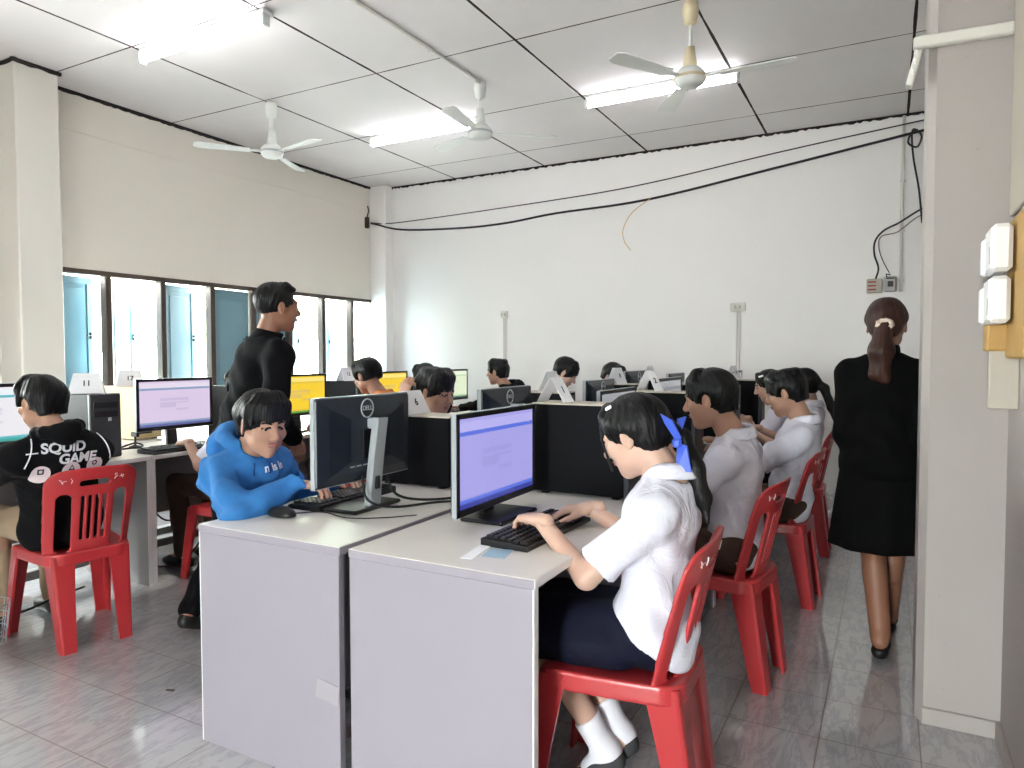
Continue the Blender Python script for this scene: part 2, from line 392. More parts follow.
def head_prims(h, nb):
    L=[h.ell((0,-.012,.03),(.073,.090,.084),k=.02), h.ell((0,.022,-.028),(.058,.068,.078),k=.025),
       h.cone((0,.052,-.088),(0,.058,-.092),.026,.022,k=.03),
       h.ell((.034,.028,-.060),(.021,.034,.024),k=.025), h.ell((-.034,.028,-.060),(.021,.034,.024),k=.025),
       h.ell((.040,.062,-.022),(.022,.018,.020),k=.02), h.ell((-.040,.062,-.022),(.022,.018,.020),k=.02),
       h.cone((-.034,.078,.024),(.034,.078,.024),.010,.010,k=.02)]
    for s in(-1,1):
        L.append(h.ell((s*.031,.094,.004),(.017,.011,.011),k=.012,op='s'))
        L.append(h.ell((s*.031,.074,.004),(.0165,.0115,.0105),k=.004))
        L.append(h.ell((s*.031,.0805,.003),(.0125,.0062,.0036),k=.001,m=2))
        L.append(h.ell((s*.031,.0845,.003),(.0062,.0042,.0042),k=.001,m=3))
        L.append(h.cone((s*.020,.0848,.0080),(s*.044,.0795,.0072),.0028,.0024,k=.001,m=3))
        L.append(h.cone((s*.016,.0905,.026),(s*.030,.0890,.0300),.0032,.0034,k=.001,m=3)); L.append(h.cone((s*.030,.0890,.0300),(s*.046,.0800,.0265),.0034,.0026,k=.001,m=3))
        L.append(h.ell((s*.0105,.098,-.030),(.0085,.0085,.007),k=.006))
        e=rz(-s*22)
        L.append(h.ell((s*.075,-.006,-.006),(.006,.018,.031),rot=e,k=.006)); L.append(h.ell((s*.0815,-.001,-.002),(.005,.010,.019),rot=e,k=.004,op='s'))
    L+=[h.cone((0,.086,.014),(0,.105,-.022),.0075,.0105,k=.012), h.ell((0,.106,-.027),(.010,.010,.009),k=.008),
        h.ell((0,.087,-.0520),(.019,.009,.0046),k=.003,m=1), h.ell((0,.0855,-.0605),(.016,.009,.0052),k=.003,m=1),
        h.ell((0,.1,-.0565),(.019,.007,.0012),k=.002,op='s')]
    L.append(cone(h.p(0,-.026,-.045),nb,.047*h.sc,.056*h.sc,k=.022))
    return L
def hair_prims(h, style):
    if style=='man':
        L=[h.ell((0,-.018,.036),(.081,.098,.088),k=.01)]
        for i in range(7): x=(i-3)*.02; L.append(h.cone((x,.02,.106),(x*1.0,.056,.086),.016,.012,k=.014))
        L+=[h.ell((0,.105,-.01),(.064,.06,.080),k=.012,op='s'), h.ell((0,.07,-.075),(.10,.075,.06),k=.015,op='s')]
        for s in(-1,1): L+=[h.ell((s*.085,.0,-.012),(.02,.024,.034),k=.01,op='s')]
        L.append(plane(h.p(0,-.05,-.056),h.R@A(0,-.25,-1)))
    elif style in('fringe','bowl','wavy'):
        b=.006 if style=='bowl' else 0
        L=[h.ell((0,-.015,.040),(.088+b,.104+b,.090+b),k=.01)]
        n=9 if style!='wavy' else 10
        for i in range(n):
            a=(i-(n-1)/2)/((n-1)/2); x=a*.068; j=.004*((i*7)%3); sw=.006 if style!='bowl' else 0
            L.append(h.cone((x*.6,.03,.108),(x*.95,.064-.026*a*a,.086),.02,.015,k=.018))
            L.append(h.cone((x*.95,.064-.026*a*a,.086),(x+sw,.086-.036*a*a+j*.6,.046-.016*abs(a)-j*1.6),.014,.005,k=.012))
        for s in(-1,1):
            L.append(h.cone((s*.074,.03,.07),(s*.080,.030,.0),.018,.009,k=.016))
            
            L.append(h.cone((s*.042,-.06,.03),(s*.034,-.070,-.045),.040,.030,k=.035))
        if style=='wavy':
            for q in range(14):
                a=q*2.4; r=.05+.03*((q*5)%4)/4; L.append(h.ell((math.cos(a)*r*.9,math.sin(a)*r-.01,h.sc*0+.098-.25*r*r*8*.1),(.026,.028,.020),k=.018))
        for s in(-1,1): L.append(h.ell((s*.095,-.002,-.010),(.030,.030,.044),k=.006,op='s'))
        L.append(h.ell((0,.10,-.045),(.072,.085,.062),k=.006,op='s'))
        L.append(h.ell((0,.045,-.10),(.11,.085,.06),k=.012,op='s'))
        cut=-.040 if style=='bowl' else -.060
        L.append(plane(h.p(0,-.05,cut),h.R@A(0,-.12,-1)))
    else: # pulled back
        L=[h.ell((0,-.014,.036),(.083,.099,.089),k=.01), h.ell((0,-.06,.02),(.065,.055,.06),k=.03), h.ell((0,-.050,-.028),(.060,.046,.042),k=.03)]
        for s in(-1,1):
            L.append(h.cone((s*.012,.050,.104),(s*.042,.056,.084),.014,.011,k=.02)); L.append(h.cone((s*.042,.056,.084),(s*.070,.048,.03),.011,.007,k=.014))
            L.append(h.cone((s*.058,.03,.05),(s*.062,-.03,.02),.022,.022,k=.02))
            if style=='locks': pass
        L+=[h.ell((0,.105,-.03),(.062,.062,.088),k=.01,op='s'), h.ell((0,.06,-.085),(.10,.07,.055),k=.015,op='s')]
        for s in(-1,1): L.append(h.ell((s*.085,.004,-.016),(.019,.022,.030),k=.008,op='s'))
        L.append(plane(h.p(0,-.05,-.072),h.R@A(0,-.1,-1)))
        if style=='locks':
            for s in(-1,1): L.append(h.cone((s*.036,.066,.080),(s*.050,.082,.02),.006,.005,k=.01)); L.append(h.cone((s*.050,.082,.02),(s*.054,.082,-.075),.005,.0028,k=.004))
    return L
def hand_prims(w, f, n, thumb, curl=25, sc=1., spread=1.):
    """w wrist, f toward fingers, n back of the hand, thumb = +1/-1 side of cross(f,n)"""
    f=nrm(f); n=nrm(n-f*(f@n)); s=np.cross(f,n)*thumb
    L=[]; kn=[(.030,.084),(.010,.088),(-.010,.084),(-.028,.076)]; ln=[(.040,.024,.019),(.044,.027,.020),(.040,.025,.019),(.031,.019,.017)]
    for (o,d) in kn: L.append(cone(w+s*o*.55*sc+f*.006,w+(s*o+f*d)*sc,.0145*sc,.0115*sc,k=.014*sc))
    for i,((o,d),l3) in enumerate(zip(kn,ln)):
        p=w+(s*o+f*d)*sc; d0=nrm(f+s*o*2.4*spread); a=0; r=[.0088,.0082,.0074,.0062]
        for j,l in enumerate(l3):
            a+=math.radians(curl*(.7,1.15,.8)[j]+(i*3 if j==0 else 0)); q=p+(d0*math.cos(a)-n*math.sin(a))*l*sc
            L.append(cone(p,q,r[j]*sc*(.9 if i==3 else 1),r[j+1]*sc*(.9 if i==3 else 1),k=.004)); p=q
    a=w+(f*.018+s*.020-n*.004)*sc; b=w+(f*.052+s*.047-n*.014)*sc; c=b+(nrm(f*.85+s*.35-n*.25))*.032*sc; d=c+nrm(f-n*.35)*.024*sc
    L+=[cone(a,b,.015*sc,.0115*sc,k=.012),cone(b,c,.0105*sc,.0095*sc,k=.004),cone(c,d,.0092*sc,.0075*sc,k=.004)]
    return L
def ik(s,w,a,b,pole):
    s=np.array(s,float);w=np.array(w,float);d=w-s;L=np.linalg.norm(d)
    if L>(a+b)*.995: k=(a+b)*.995/L; w=s+d*k; d=w-s; L=np.linalg.norm(d)
    x=(a*a-b*b+L*L)/(2*L); y=math.sqrt(max(a*a-x*x,0)); u=d/L; p=np.array(pole,float); p=nrm(p-u*(p@u)); return s+u*x+p*y, w
def person(label, f, P, N, H, hf, wrists, hands, knees=None, ankles=None, toes=None, outfit={}, hair='fringe', skin='skin',
           res=.008, hres=.003, sh=.165, poles=None, group=None, tail=None, hsc=1., girth=1., hd=None, hup=None, handres=.0035, root=None, pf=0., lg=1.):
    f=nrm(f); l=np.cross(UP,f); P=A(*P)+f*pf;N=A(*N);H=A(*H)
    base=A(P[0],P[1],0) if root is None else A(*root)
    t=thing('person',label,'person',tuple(base),0,group)
    hf3=nrm(hf); h=Fr(H,hf3,UP if hup is None else nrm(hup),hsc)
    sp=nrm(N-P); SH=[N-UP*.078+l*(sh-.012), N-UP*.078-l*(sh-.012)]
    chest=P+(N-P)*.70+f*.012; waist=P+(N-P)*.32+f*.005; RT=np.stack([np.cross(f,sp),nrm(np.cross(sp,np.cross(f,sp))),sp],1)
    g=girth
    W=[A(*w) for w in wrists]; E=[]
    poles=poles or [A(*(l*.6-UP-f*.3)),A(*(-l*.6-UP-f*.3))]
    for i in(0,1):
        e,w=ik(SH[i],W[i],.27,.235,poles[i]); E.append(e); W[i]=w
    hips=[P+l*.085,P-l*.085]
    knees=[A(*k) for k in knees] if knees else [hp+f*.42-UP*.01+s*l*.03 for hp,s in zip(hips,(1,-1))]
    ankles=[A(*k) for k in ankles] if ankles else [A(k[0],k[1],.09)-f*.04 for k in knees]
    toes=toes or [A(*f),A(*f)]
    up=Fr(P,f)
    def torso(o,k=.06):
        L=[ell(P+UP*.0,(A(.150,.112,.105)*g+o),RT,k=k),ell(waist,(A(.128,.095,.13)*g+o),RT,k=k),ell(chest,(A(.142,.102,.16)*g+o),RT,k=k)]
        for i in(0,1): L.append(cone(N-UP*.035-sp*.005,SH[i]+ (N-SH[i])*.10,.048*g+o*.9,.050*g+o*.9,k=.05))
        return L
    body=torso(-.012)
    for i in(0,1):
        body+=[cone(SH[i],E[i],.045*g,.036*g,k=.03),cone(E[i],W[i],.036*g,.024,k=.02),cone(hips[i]+(knees[i]-hips[i])*.16,knees[i],.066*g,.052*g,k=.03),
               cone(knees[i],ankles[i],.050*g*lg,.034*lg,k=.02),ell(knees[i]+(ankles[i]-knees[i])*.3-toes[i]*.015,A(.046,.046,.10)*g*lg,Fr((0,0,0),nrm(toes[i]+A(0,0,.01)),nrm(knees[i]-ankles[i])).R,k=.010),
               cone(ankles[i]-UP*.03-toes[i]*.03,ankles[i]-UP*.045+toes[i]*.12,.032,.022,k=.03)]
    body.append(cone(h.p(0,-.026,-.06),N-sp*.03,.046,.056,k=.03))
    extra=[(head_prims(h,N-sp*.01),hres)]
    for i in(0,1):
        hd_,hn,cu=hands[i]; pr=hand_prims(W[i],A(*hd_),A(*hn),(1 if i==0 else -1),cu,.95)
        pr.append(cone(W[i]-nrm(A(*hd_))*.03,W[i]+nrm(A(*hd_))*.01,.024,.020,k=.012)); extra.append((pr,handres))
    # left hand: thumb on the body's right side when the palm faces down
    bo=field('body',body,res,[M[skin],M['lip'],M['eyew'],M['iris']],t,base,extra=extra)
    # hair
    hp=hair_prims(h,hair)
    if tail:
        for (a,b,ra,rb) in tail: hp.append(cone(A(*a),A(*b),ra,rb,k=.02))
    rng=random.Random(int(abs(H[0]*1000)))
    def hn_(X,Y,Z):
        q=h.R.T; x=(X-H[0])*q[0,0]+(Y-H[1])*q[0,1]+(Z-H[2])*q[0,2]; y=(X-H[0])*q[1,0]+(Y-H[1])*q[1,1]+(Z-H[2])*q[1,2]
        an=np.arctan2(y,x); return .0007*np.sin(an*23+3*np.sin(Z*30))+.0005*np.sin(an*61+1)+.0015*np.sin(x*70+2)*np.sin(y*60)*np.sin(Z*55)
    field('hair',hp,hres if not tail else max(hres,.003),[M[outfit.get('hairm','hair')]],t,base,noise=hn_)
    # ---- clothes
    o=outfit; tm=M[o.get('top','white')]; off=o.get('off',.010); hem=o.get('hem',-.05); sl=o.get('sleeve',.8)
    pr=torso(off)
    for i in(0,1):
        if sl<=1:
            c=SH[i]+(E[i]-SH[i])*sl; pr.append(cone(SH[i],E[i],.050*g+off,.050*g+off+.006,k=.022,clip=(c,nrm(E[i]-SH[i]))))
        else:
            c=W[i]+(W[i]-E[i])*.02
            pr+= [cone(SH[i],E[i],.047*g+off,.044*g+off,k=.025),cone(E[i],W[i],.042*g+off,.026+off,k=.02,clip=(c,nrm(W[i]-E[i])))]
    pr.append(cone(h.p(0,-.01,-.08),N+UP*.0+sp*.02,.048,.060,k=.01,op='s'))
    if o.get('long'): pr.append(ell(P-UP*.02-f*.005,A(.160,.128,.14),RT,k=.05))
    if o.get('skirt_top'): pr.append(ell(P+UP*.02,A(.170,.128,.125),RT,k=.06))
    pr.append(plane(P+sp*hem,-sp+f*o.get('tilt',0)))
    top=field(o.get('topname','shirt'),pr,o.get('tres',res*.85),[tm],t,base,noise=folds(o.get('fold',.0035),1,H[0]*9))
    # collar
    if o.get('collar','shirt')=='shirt':
        mb=MB(); n=20; rings=[]
        R2=Fr(N+sp*.012,f-sp*.0,nrm(sp+f*-.15)); 
        for (rr,zz) in((.060,.036),(.066,.040),(.074,.030),(.088,.000),(.084,-.004),(.064,.022),(.058,.030)):
            ring=[]
            for q in range(n):
                a=-math.pi/2+.32+ (2*math.pi-.64)*q/(n-1)+math.pi
                ring.append(R2.p(rr*math.cos(a)*1.02,rr*math.sin(a)*.98,zz-.022*max(0,math.sin(a)))-base)
            rings.append(ring)
        vs=[p for r in rings for p in r]; fs=[(i*n+a,i*n+a+1,(i+1)*n+a+1,(i+1)*n+a) for i in range(6) for a in range(n-1)]+[(6*n+a,6*n+a+1,a+1,a) for a in range(n-1)]
        mb.add(vs,fs); mb.build('collar',tm,t,True)
    elif o['collar']=='stand':
        field('collar',[cone(h.p(0,-.015,-.085),N-sp*.01,.057,.070,k=.01),cone(h.p(0,-.01,-.05),N,.050,.050,op='s',k=.003),plane(N+sp*.05,sp)],.005,[tm],t,base)
    elif o['collar']=='hood':
        Q=[]; nb=N+sp*.035-f*.006
        for q in range(12):
            a=2*math.pi*q/12; a2=2*math.pi*(q+1)/12
            pa=nb+RT[:,0]*.082*math.cos(a)+RT[:,1]*(.075*math.sin(a)-.008)+sp*(.012-.030*math.sin(a)); pb=nb+RT[:,0]*.082*math.cos(a2)+RT[:,1]*(.075*math.sin(a2)-.008)+sp*(.012-.030*math.sin(a2))
            Q.append(cone(pa,pb,.028,.028,k=.012))
        hz_=o.get('hoodsize',1.); Q.append(ell(nb-RT[:,1]*(.075+.035*hz_)-sp*(.03 if hz_==1 else -.010),A(.10,.045,.085)*hz_,RT,k=.04)); Q.append(cone(h.p(0,0,-.04),N,.052,.054,op='s',k=.008))
        field('hood',Q,.005,[tm],t,base,noise=folds(.0025,1.6,1))
    # lower
    lm=M[o.get('low','navy')]; kind=o.get('lower','trousers')
    if kind=='trousers':
        pr=[ell(P,(A(.150,.110,.100)*g+.002),RT,k=.05)]
        for i in(0,1): pr+=[cone(hips[i],knees[i],.092*g,.066*g,k=.04),cone(knees[i],ankles[i]+UP*.0,.064*g,.052,k=.03,clip=(ankles[i]-UP*.05,nrm(ankles[i]-knees[i])))]
        pr.append(plane(P+sp*.08,sp)); field('trousers',pr,res,[lm],t,base,noise=folds(.004,1.1,2))
    elif kind=='skirt_seated':
        c=(hips[0]+hips[1])/2; pr=[ell(P-UP*.01,(A(.148,.112,.10)),RT,k=.05),ell(c+f*.17-UP*.015,A(.178,.25,.075),np.stack([np.cross(f,UP),f,UP],1),k=.06)]
        for i in(0,1): kk=hips[i]+(knees[i]-hips[i])*1.0; pr+=[cone(hips[i]+(kk-hips[i])*.3-UP*.01,kk-UP*.01,.088,.096,k=.05,clip=(kk+f*.02,f))]
        pr.append(plane(P+sp*.09,sp)); field('skirt',pr,res*.8,[lm],t,base,noise=folds(.006,.9,2))
    if kind!='none':
        for i in(0,1):
            a=ankles[i]; tf=nrm(toes[i]); 
            if o.get('socks'):
                field('sock',[cone(a+(knees[i]-a)*.22,a-UP*.01,.044,.038,k=.02,clip=(a+(knees[i]-a)*.24,nrm(knees[i]-a))),cone(a-UP*.02-tf*.02,a-UP*.04+tf*.06,.038,.032,k=.03)],.005,[M['sock']],t,base)
            if o.get('shoes','shoe'):
                u=nrm(UP-tf*(UP@tf)); s0=Fr(a-UP*.055,tf,u)
                field('shoe',[s0.ell((0,-.02,.0),(.040,.055,.045),k=.03),s0.ell((0,.10,-.01),(.044,.085,.032),k=.04),s0.cone((0,0,0),(0,.10,-.005),.034,.030,k=.03),
                   plane(s0.p(0,0,-.035),-u),plane(a+nrm(knees[i]-a)*.012,nrm(knees[i]-a))],.006,[M[o.get('shoes','shoe')]],t,base)
    t['_tmp']=0; del t['_tmp']
    return dict(t=t,h=h,SH=SH,E=E,W=W,base=base,RT=RT,sp=sp,f=f,l=l,N=N,P=P,top=top,knees=knees,ankles=ankles,chest=chest)

# ------------------------------------------------------------------ camera
def camera():
    y,p,r,f=0.49269107,-0.040072958,-0.00138214,701.658
    cy,sy,cp,s_=math.cos(y),math.sin(y),math.cos(p),math.sin(p)
    F=A(-sy*cp,cy*cp,s_); r0=A(cy,sy,0); u0=np.cross(r0,F); c,s=math.cos(r),math.sin(r); R=c*r0+s*u0; U=-s*r0+c*u0
    cd=bpy.data.cameras.new('camera'); cd.sensor_width=36; cd.lens=f/1024*36; cd.clip_start=.05
    o=bpy.data.objects.new('camera',cd); COL.objects.link(o)
    o.matrix_world=Matrix(((R[0],U[0],-F[0],0),(R[1],U[1],-F[1],0),(R[2],U[2],-F[2],1.32),(0,0,0,1))); S.camera=o
camera()

# ------------------------------------------------------------------ room
XL,XR,YB,YF,HC=-5.95,.36,7.35,-3.2,3.5
def struct(o): o['kind']='structure'; return o
def boxes(name,m,lst,b=0):
    mb=MB()
    for (x0,x1,y0,y1,z0,z1) in lst: mb.box(((x0+x1)/2,(y0+y1)/2,(z0+z1)/2),(x1-x0,y1-y0,z1-z0),b)
    return struct(mb.build(name,m))
boxes('floor',M['floor'],[(XL-.15,XR+.15,YF-.15,YB+.15,-.1,0)])
boxes('ceiling',M['ceil'],[(XL-.15,XR+.15,YF-.15,YB+.15,HC,HC+.1)])
WZ0,WZ1=.95,2.05
WY=[(3.2,7.31),(.7,2.0)]
boxes('wall_left',M['wl'],[(XL-.15,XL,YF,YB,-.02,WZ0),(XL-.15,XL,YF,YB,WZ1,HC+.02),(XL-.15,XL,2.0,3.2,WZ0,WZ1),(XL-.15,XL,YF,.7,WZ0,WZ1),(XL-.15,XL,7.31,YB,WZ0,WZ1)])
boxes('wall_back',M['wb'],[(XL-.15,XR+.15,YB,YB+.15,-.02,HC+.02)])
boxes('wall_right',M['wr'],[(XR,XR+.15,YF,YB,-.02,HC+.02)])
boxes('wall_front',M['wl'],[(XL-.15,-.85,YF-.15,YF,-.02,HC+.02),(-.15,XR+.15,YF-.15,YF,-.02,HC+.02),(-.85,-.15,YF-.15,YF,2.05,HC+.02)])   # doorway opening behind the camera, added and sized to light pillar and desk fronts
# columns
mb=MB()
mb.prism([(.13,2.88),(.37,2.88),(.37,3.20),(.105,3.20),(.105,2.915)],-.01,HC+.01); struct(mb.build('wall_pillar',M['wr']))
boxes('trim_1',M['col'],[(XL-.01,-5.66,2.87,3.18,-.01,HC-.005)],.008)
boxes('trim_2',M['wb'],[(XL-.01,-5.70,7.20,YB+.01,-.01,HC+.01)],.008)
# dark strips painting in the shadow gap along the wall tops, slightly ragged
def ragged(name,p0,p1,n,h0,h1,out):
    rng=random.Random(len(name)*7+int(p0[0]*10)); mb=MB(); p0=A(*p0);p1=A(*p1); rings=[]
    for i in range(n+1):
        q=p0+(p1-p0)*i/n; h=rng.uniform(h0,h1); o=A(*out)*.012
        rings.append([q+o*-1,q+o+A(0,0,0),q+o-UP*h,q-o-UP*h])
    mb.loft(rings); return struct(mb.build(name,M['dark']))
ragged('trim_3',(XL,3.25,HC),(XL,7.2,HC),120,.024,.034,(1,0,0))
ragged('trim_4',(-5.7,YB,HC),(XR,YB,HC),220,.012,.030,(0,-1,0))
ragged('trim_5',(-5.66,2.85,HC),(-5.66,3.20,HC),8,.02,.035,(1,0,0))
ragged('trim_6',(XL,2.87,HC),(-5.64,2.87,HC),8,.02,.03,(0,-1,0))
# hairline cracks of the tie beam line
for nm,pts in (('trim_7',[(XL+.003,3.25,3.18),(XL+.003,4.6,3.165),(XL+.003,5.9,3.185),(XL+.003,7.2,3.17)]),):
    struct(MB().tube(smooth_path(pts,8),.003,5).build(nm,M['wl']))
boxes('baseboard_back',M['wb'],[(XL,XR,YB-.012,YB,0,.09)])
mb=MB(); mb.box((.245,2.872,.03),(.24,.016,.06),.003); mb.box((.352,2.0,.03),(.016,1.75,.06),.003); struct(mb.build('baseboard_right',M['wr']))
# window
fr=MB()
def fbox(x0,x1,y0,y1,z0,z1): fr.box(((x0+x1)/2,(y0+y1)/2,(z0+z1)/2),(x1-x0,y1-y0,z1-z0),.004)
y0,y1=WY[0]
fbox(XL-.09,XL+.012,y0,y1,WZ1-.04,WZ1); fbox(XL-.09,XL+.02,y0,y1,WZ0,WZ0+.04); fbox(XL-.09,XL+.01,y1-.04,y1,WZ0,WZ1); fbox(XL-.09,XL+.01,y0,y0+.03,WZ0,WZ1)
MUL=[3.715,4.235,4.775,5.295,5.81,6.335,6.845]
for q in MUL: fbox(XL-.08,XL+.008,q-.026,q+.026,WZ0,WZ1)
win=struct(fr.build('window_1',M['mull']))
def shutter(yh,ang,w=.46,tm='teal'):
    h=WZ1-WZ0-.10; zc=(WZ0+WZ1)/2
    a=math.radians(ang); d=A(-math.sin(a),math.cos(a),0); nn=A(math.cos(a),math.sin(a),0); R=np.stack([d,nn,UP],1); o=A(XL-.055,yh,zc)
    m=MB(); c=lambda u,v,n=0:o+d*u+UP*v+nn*n
    m.box(c(w/2,h/2-.03),(w,.03,.06),.004,R); m.box(c(w/2,-h/2+.04),(w,.03,.08),.004,R); m.box(c(.03,0),(.06,.03,h),.004,R); m.box(c(w-.03,0),(.06,.03,h),.004,R)
    m.box(c(w/2,0),(w-.1,.012,h-.1),0,R); m.box(c(w/2,0,.004),(w-.17,.014,h-.2),.006,R)
    s=m.build('shutter',M[tm],win); 
    k=MB(); k.box(c(w-.03,0,.02),(.025,.02,.06),.003,R); k.tube([c(w-.03,0,.03),c(w-.10,-.0,.045)],.005,6); k.build('handle',M['mdark'],s)
for q in ((3.23,16),(3.745,33),(4.265,17),(4.80,1),(5.325,2),(5.84,34),(6.365,34),(6.875,80)): shutter(*q)
# unseen second window beyond the frame, added and sized to balance the daylight
fr=MB(); y0,y1=WY[1]
fbox(XL-.09,XL+.012,y0,y1,WZ1-.04,WZ1); fbox(XL-.09,XL+.02,y0,y1,WZ0,WZ0+.04)
for i in range(4): q=y0+(y1-y0)*i/3; fbox(XL-.08,XL+.008,q-.026,q+.026,WZ0,WZ1)
struct(fr.build('window_added',M['mull']))
# electrics on the back wall
def conduit(x,z0,z1,name):
    m=MB(); m.box((x-.012,YB-.008,(z0+z1)/2),(.012,.016,z1-z0),.002); m.box((x+.016,YB-.008,(z0+z1)/2),(.010,.016,z1-z0),.002)
    return m
def outlet(x,z,label):
    t=thing('wall_outlet',label,'outlet',(x,YB,z-.03),0)
    m=MB(); m.box((0,-.02,.03),(.15 if x>-2 else .09,.04,.085),.006); b=m.build('outlet_box',M['conduit'],t)
    m=MB(); 
    for s in(-1,1): m.box((s*.022,-.042,.03),(.018,.006,.03),.002)
    m.build('socket_face',M['beige'],b)
    m=conduit(0,.1-z,-.012,'c'); m.v=[(a,b2-YB,c) for a,b2,c in m.v]; m.build('conduit',M['conduit'],t)
outlet(-4.04,1.81,'ivory wall outlet with conduit below it, left one on the back wall')
outlet(-1.35,1.81,'wide ivory wall outlet with conduit below it, right one on the back wall')
m=MB(); m.tube([(.085,YB-.015,1.9),(.08,YB-.015,2.7),(.085,YB-.015,3.48)],.014,8)
for z in (2.0,2.45,2.9,3.3): m.box((.085,YB-.012,z),(.05,.022,.02),.003)
tag(m.build('wall_conduit',M['conduit'],None,True),'thin ivory vertical conduit on the back wall beside the pillar','conduit')
t=thing('fuse_holder','small pale fuse holder with red marks on the back wall above the woman','fuse holder',(-.13,YB,1.90))
m=MB(); m.box((0,-.03,.06),(.13,.06,.13),.008); b=m.build('fuse_body',M['beige'],t)
m=MB()
for k in range(3): m.box((-.02,-.063,.025+k*.035),(.07,.006,.014),.002)
m.build('fuse_strip',M['mosaic'],b)
t=thing('knife_switch','dark grey knife switch with wires on the back wall above the woman','switch',(.0,YB,1.90))
m=MB(); m.box((0,-.035,.07),(.10,.07,.14),.01); b=m.build('switch_base',M['grayb'],t)
m=MB(); m.box((0,-.075,.07),(.045,.012,.05),.004); m.box((0,-.08,.12),(.07,.01,.012),.003); m.tube([(-.03,-.06,.13),(-.035,-.08,.16),(0,-.09,.15)],.006,6); m.build('switch_lever',M['mdark'],b)
cable('wall_cable',[(.34,YB-.08,2.68),(.19,YB-.06,2.60),(.06,YB-.05,2.52),(-.06,YB-.05,2.46),(-.13,YB-.05,2.37),(-.135,YB-.05,2.25),(-.10,YB-.06,2.12),(-.12,YB-.05,2.02)],.008,M['cable'],'black cable curving down to the fuse holder above the woman')
cable('wall_cable',[(.34,YB-.05,2.62),(.19,YB-.04,2.55),(.05,YB-.04,2.44),(-.08,YB-.04,2.41),(-.10,YB-.04,2.32),(-.07,YB-.04,2.2),(-.01,YB-.05,2.07)],.0045,M['mull'],'thin brown wire running down to the knife switch above the woman')
cable('wall_cable',[(.19,YB-.05,3.33),(.14,YB-.08,3.30),(.12,YB-.06,3.22),(.19,YB-.05,3.18),(.22,YB-.07,3.27),(.15,YB-.06,3.33),(.16,YB-.05,3.1),(.21,YB-.05,2.8),(.24,YB-.05,2.5)],.009,M['cable'],'tangled black cable loop at the top right of the back wall')
# overhead wires from the corner
cable('overhead_wire',[(-5.9,7.18,3.03),(-5.43,7.22,3.01),(-3.3,7.2,3.06),(-2.24,7.2,3.12),(-.96,7.22,3.27),(.3,7.25,3.40)],.006,M['cable'],'thin straight wire strung high across the back wall, upper of the two')
cable('overhead_wire',[(-5.9,7.16,3.03),(-5.4,7.15,2.90),(-4.53,7.15,2.845),(-3.9,7.15,2.85),(-3.28,7.15,2.90),(-2.24,7.15,2.94),(-.96,7.15,3.11),(.25,7.15,3.28)],.012,M['cable'],'thick sagging black cable strung across the back wall, lower of the two')
cable('loose_wire',[(-2.20,7.14,2.95),(-2.40,7.14,2.82),(-2.50,7.15,2.66),(-2.49,7.16,2.53),(-2.42,7.16,2.43)],.004,M['gold'],'loose yellowish wire end hanging from the overhead cable')
t=thing('wall_hook','rusty bracket holding the overhead wires in the far left corner','bracket',(-5.93,7.12,2.98))
MB().box((0,0,.05),(.05,.05,.14),.008).build('bracket_plate',M['mull'],t); MB().tube([(0,0,.12),(.03,0,.2),(.01,0,.26)],.008,6).build('bracket_pin',M['mull'],t)
# pillar electrics
t=thing('cable_trunking','grey white plastic cable trunking wrapped around the top of the pillar','trunking',(.2,2.87,2.40))
MB().box((.0,-.012,.0),(.29,.035,.038),.005,ry(1.5)).build('trunking_run',M['conduit'],t)
m=MB(); m.box((-.135,.02,-.05),(.022,.05,.17),.004,ry(14)); m.build('trunking_end',M['conduit'],t)
m=MB()
for k in range(3): m.box((-.135+.002-.006*k,-.008,-.02-.035*k),(.006,.006,.02),.001)
m.build('trunking_clip',M['edge'],t)
boxes('trim_8',M['beige'],[(.345,.36,2.45,2.86,1.78,3.45)],.003)
t=thing('meter_board','yellow wooden switch board on the right wall next to the pillar','board',(.36,2.5,1.3))
MB().box((-.02,.01,.22),(.04,.34,.42),.006).build('board_panel',M['board'],t)
MB().box((-.055,.20,.075),(.07,.11,.085),.005).build('wood_block',M['board'],t)
def breaker(y,z,label):
    t=thing('breaker_box',label,'breaker box',(.32,y,z),0,None)
    MB().box((-.035,0,.07),(.055,.15,.14),.012).build('cover',M['brk'],t); MB().box((-.045,.10,.06),(.05,.06,.12),.01).build('side_housing',M['brk'],t)
    MB().box((-.063,-.045,.05),(.001,.006,.05),0).build('print_mark',M['ink'],t)
breaker(2.56,1.565,'white breaker box on the yellow board, upper one')
breaker(2.58,1.415,'white breaker box on the yellow board, lower one')
t=thing('wall_cover_plate','narrow beige cover plate under the yellow switch board','cover plate',(.36,2.7,1.15)); MB().box((-.04,-.02,.10),(.08,.03,.20),.004).build('plate',M['beige'],t)

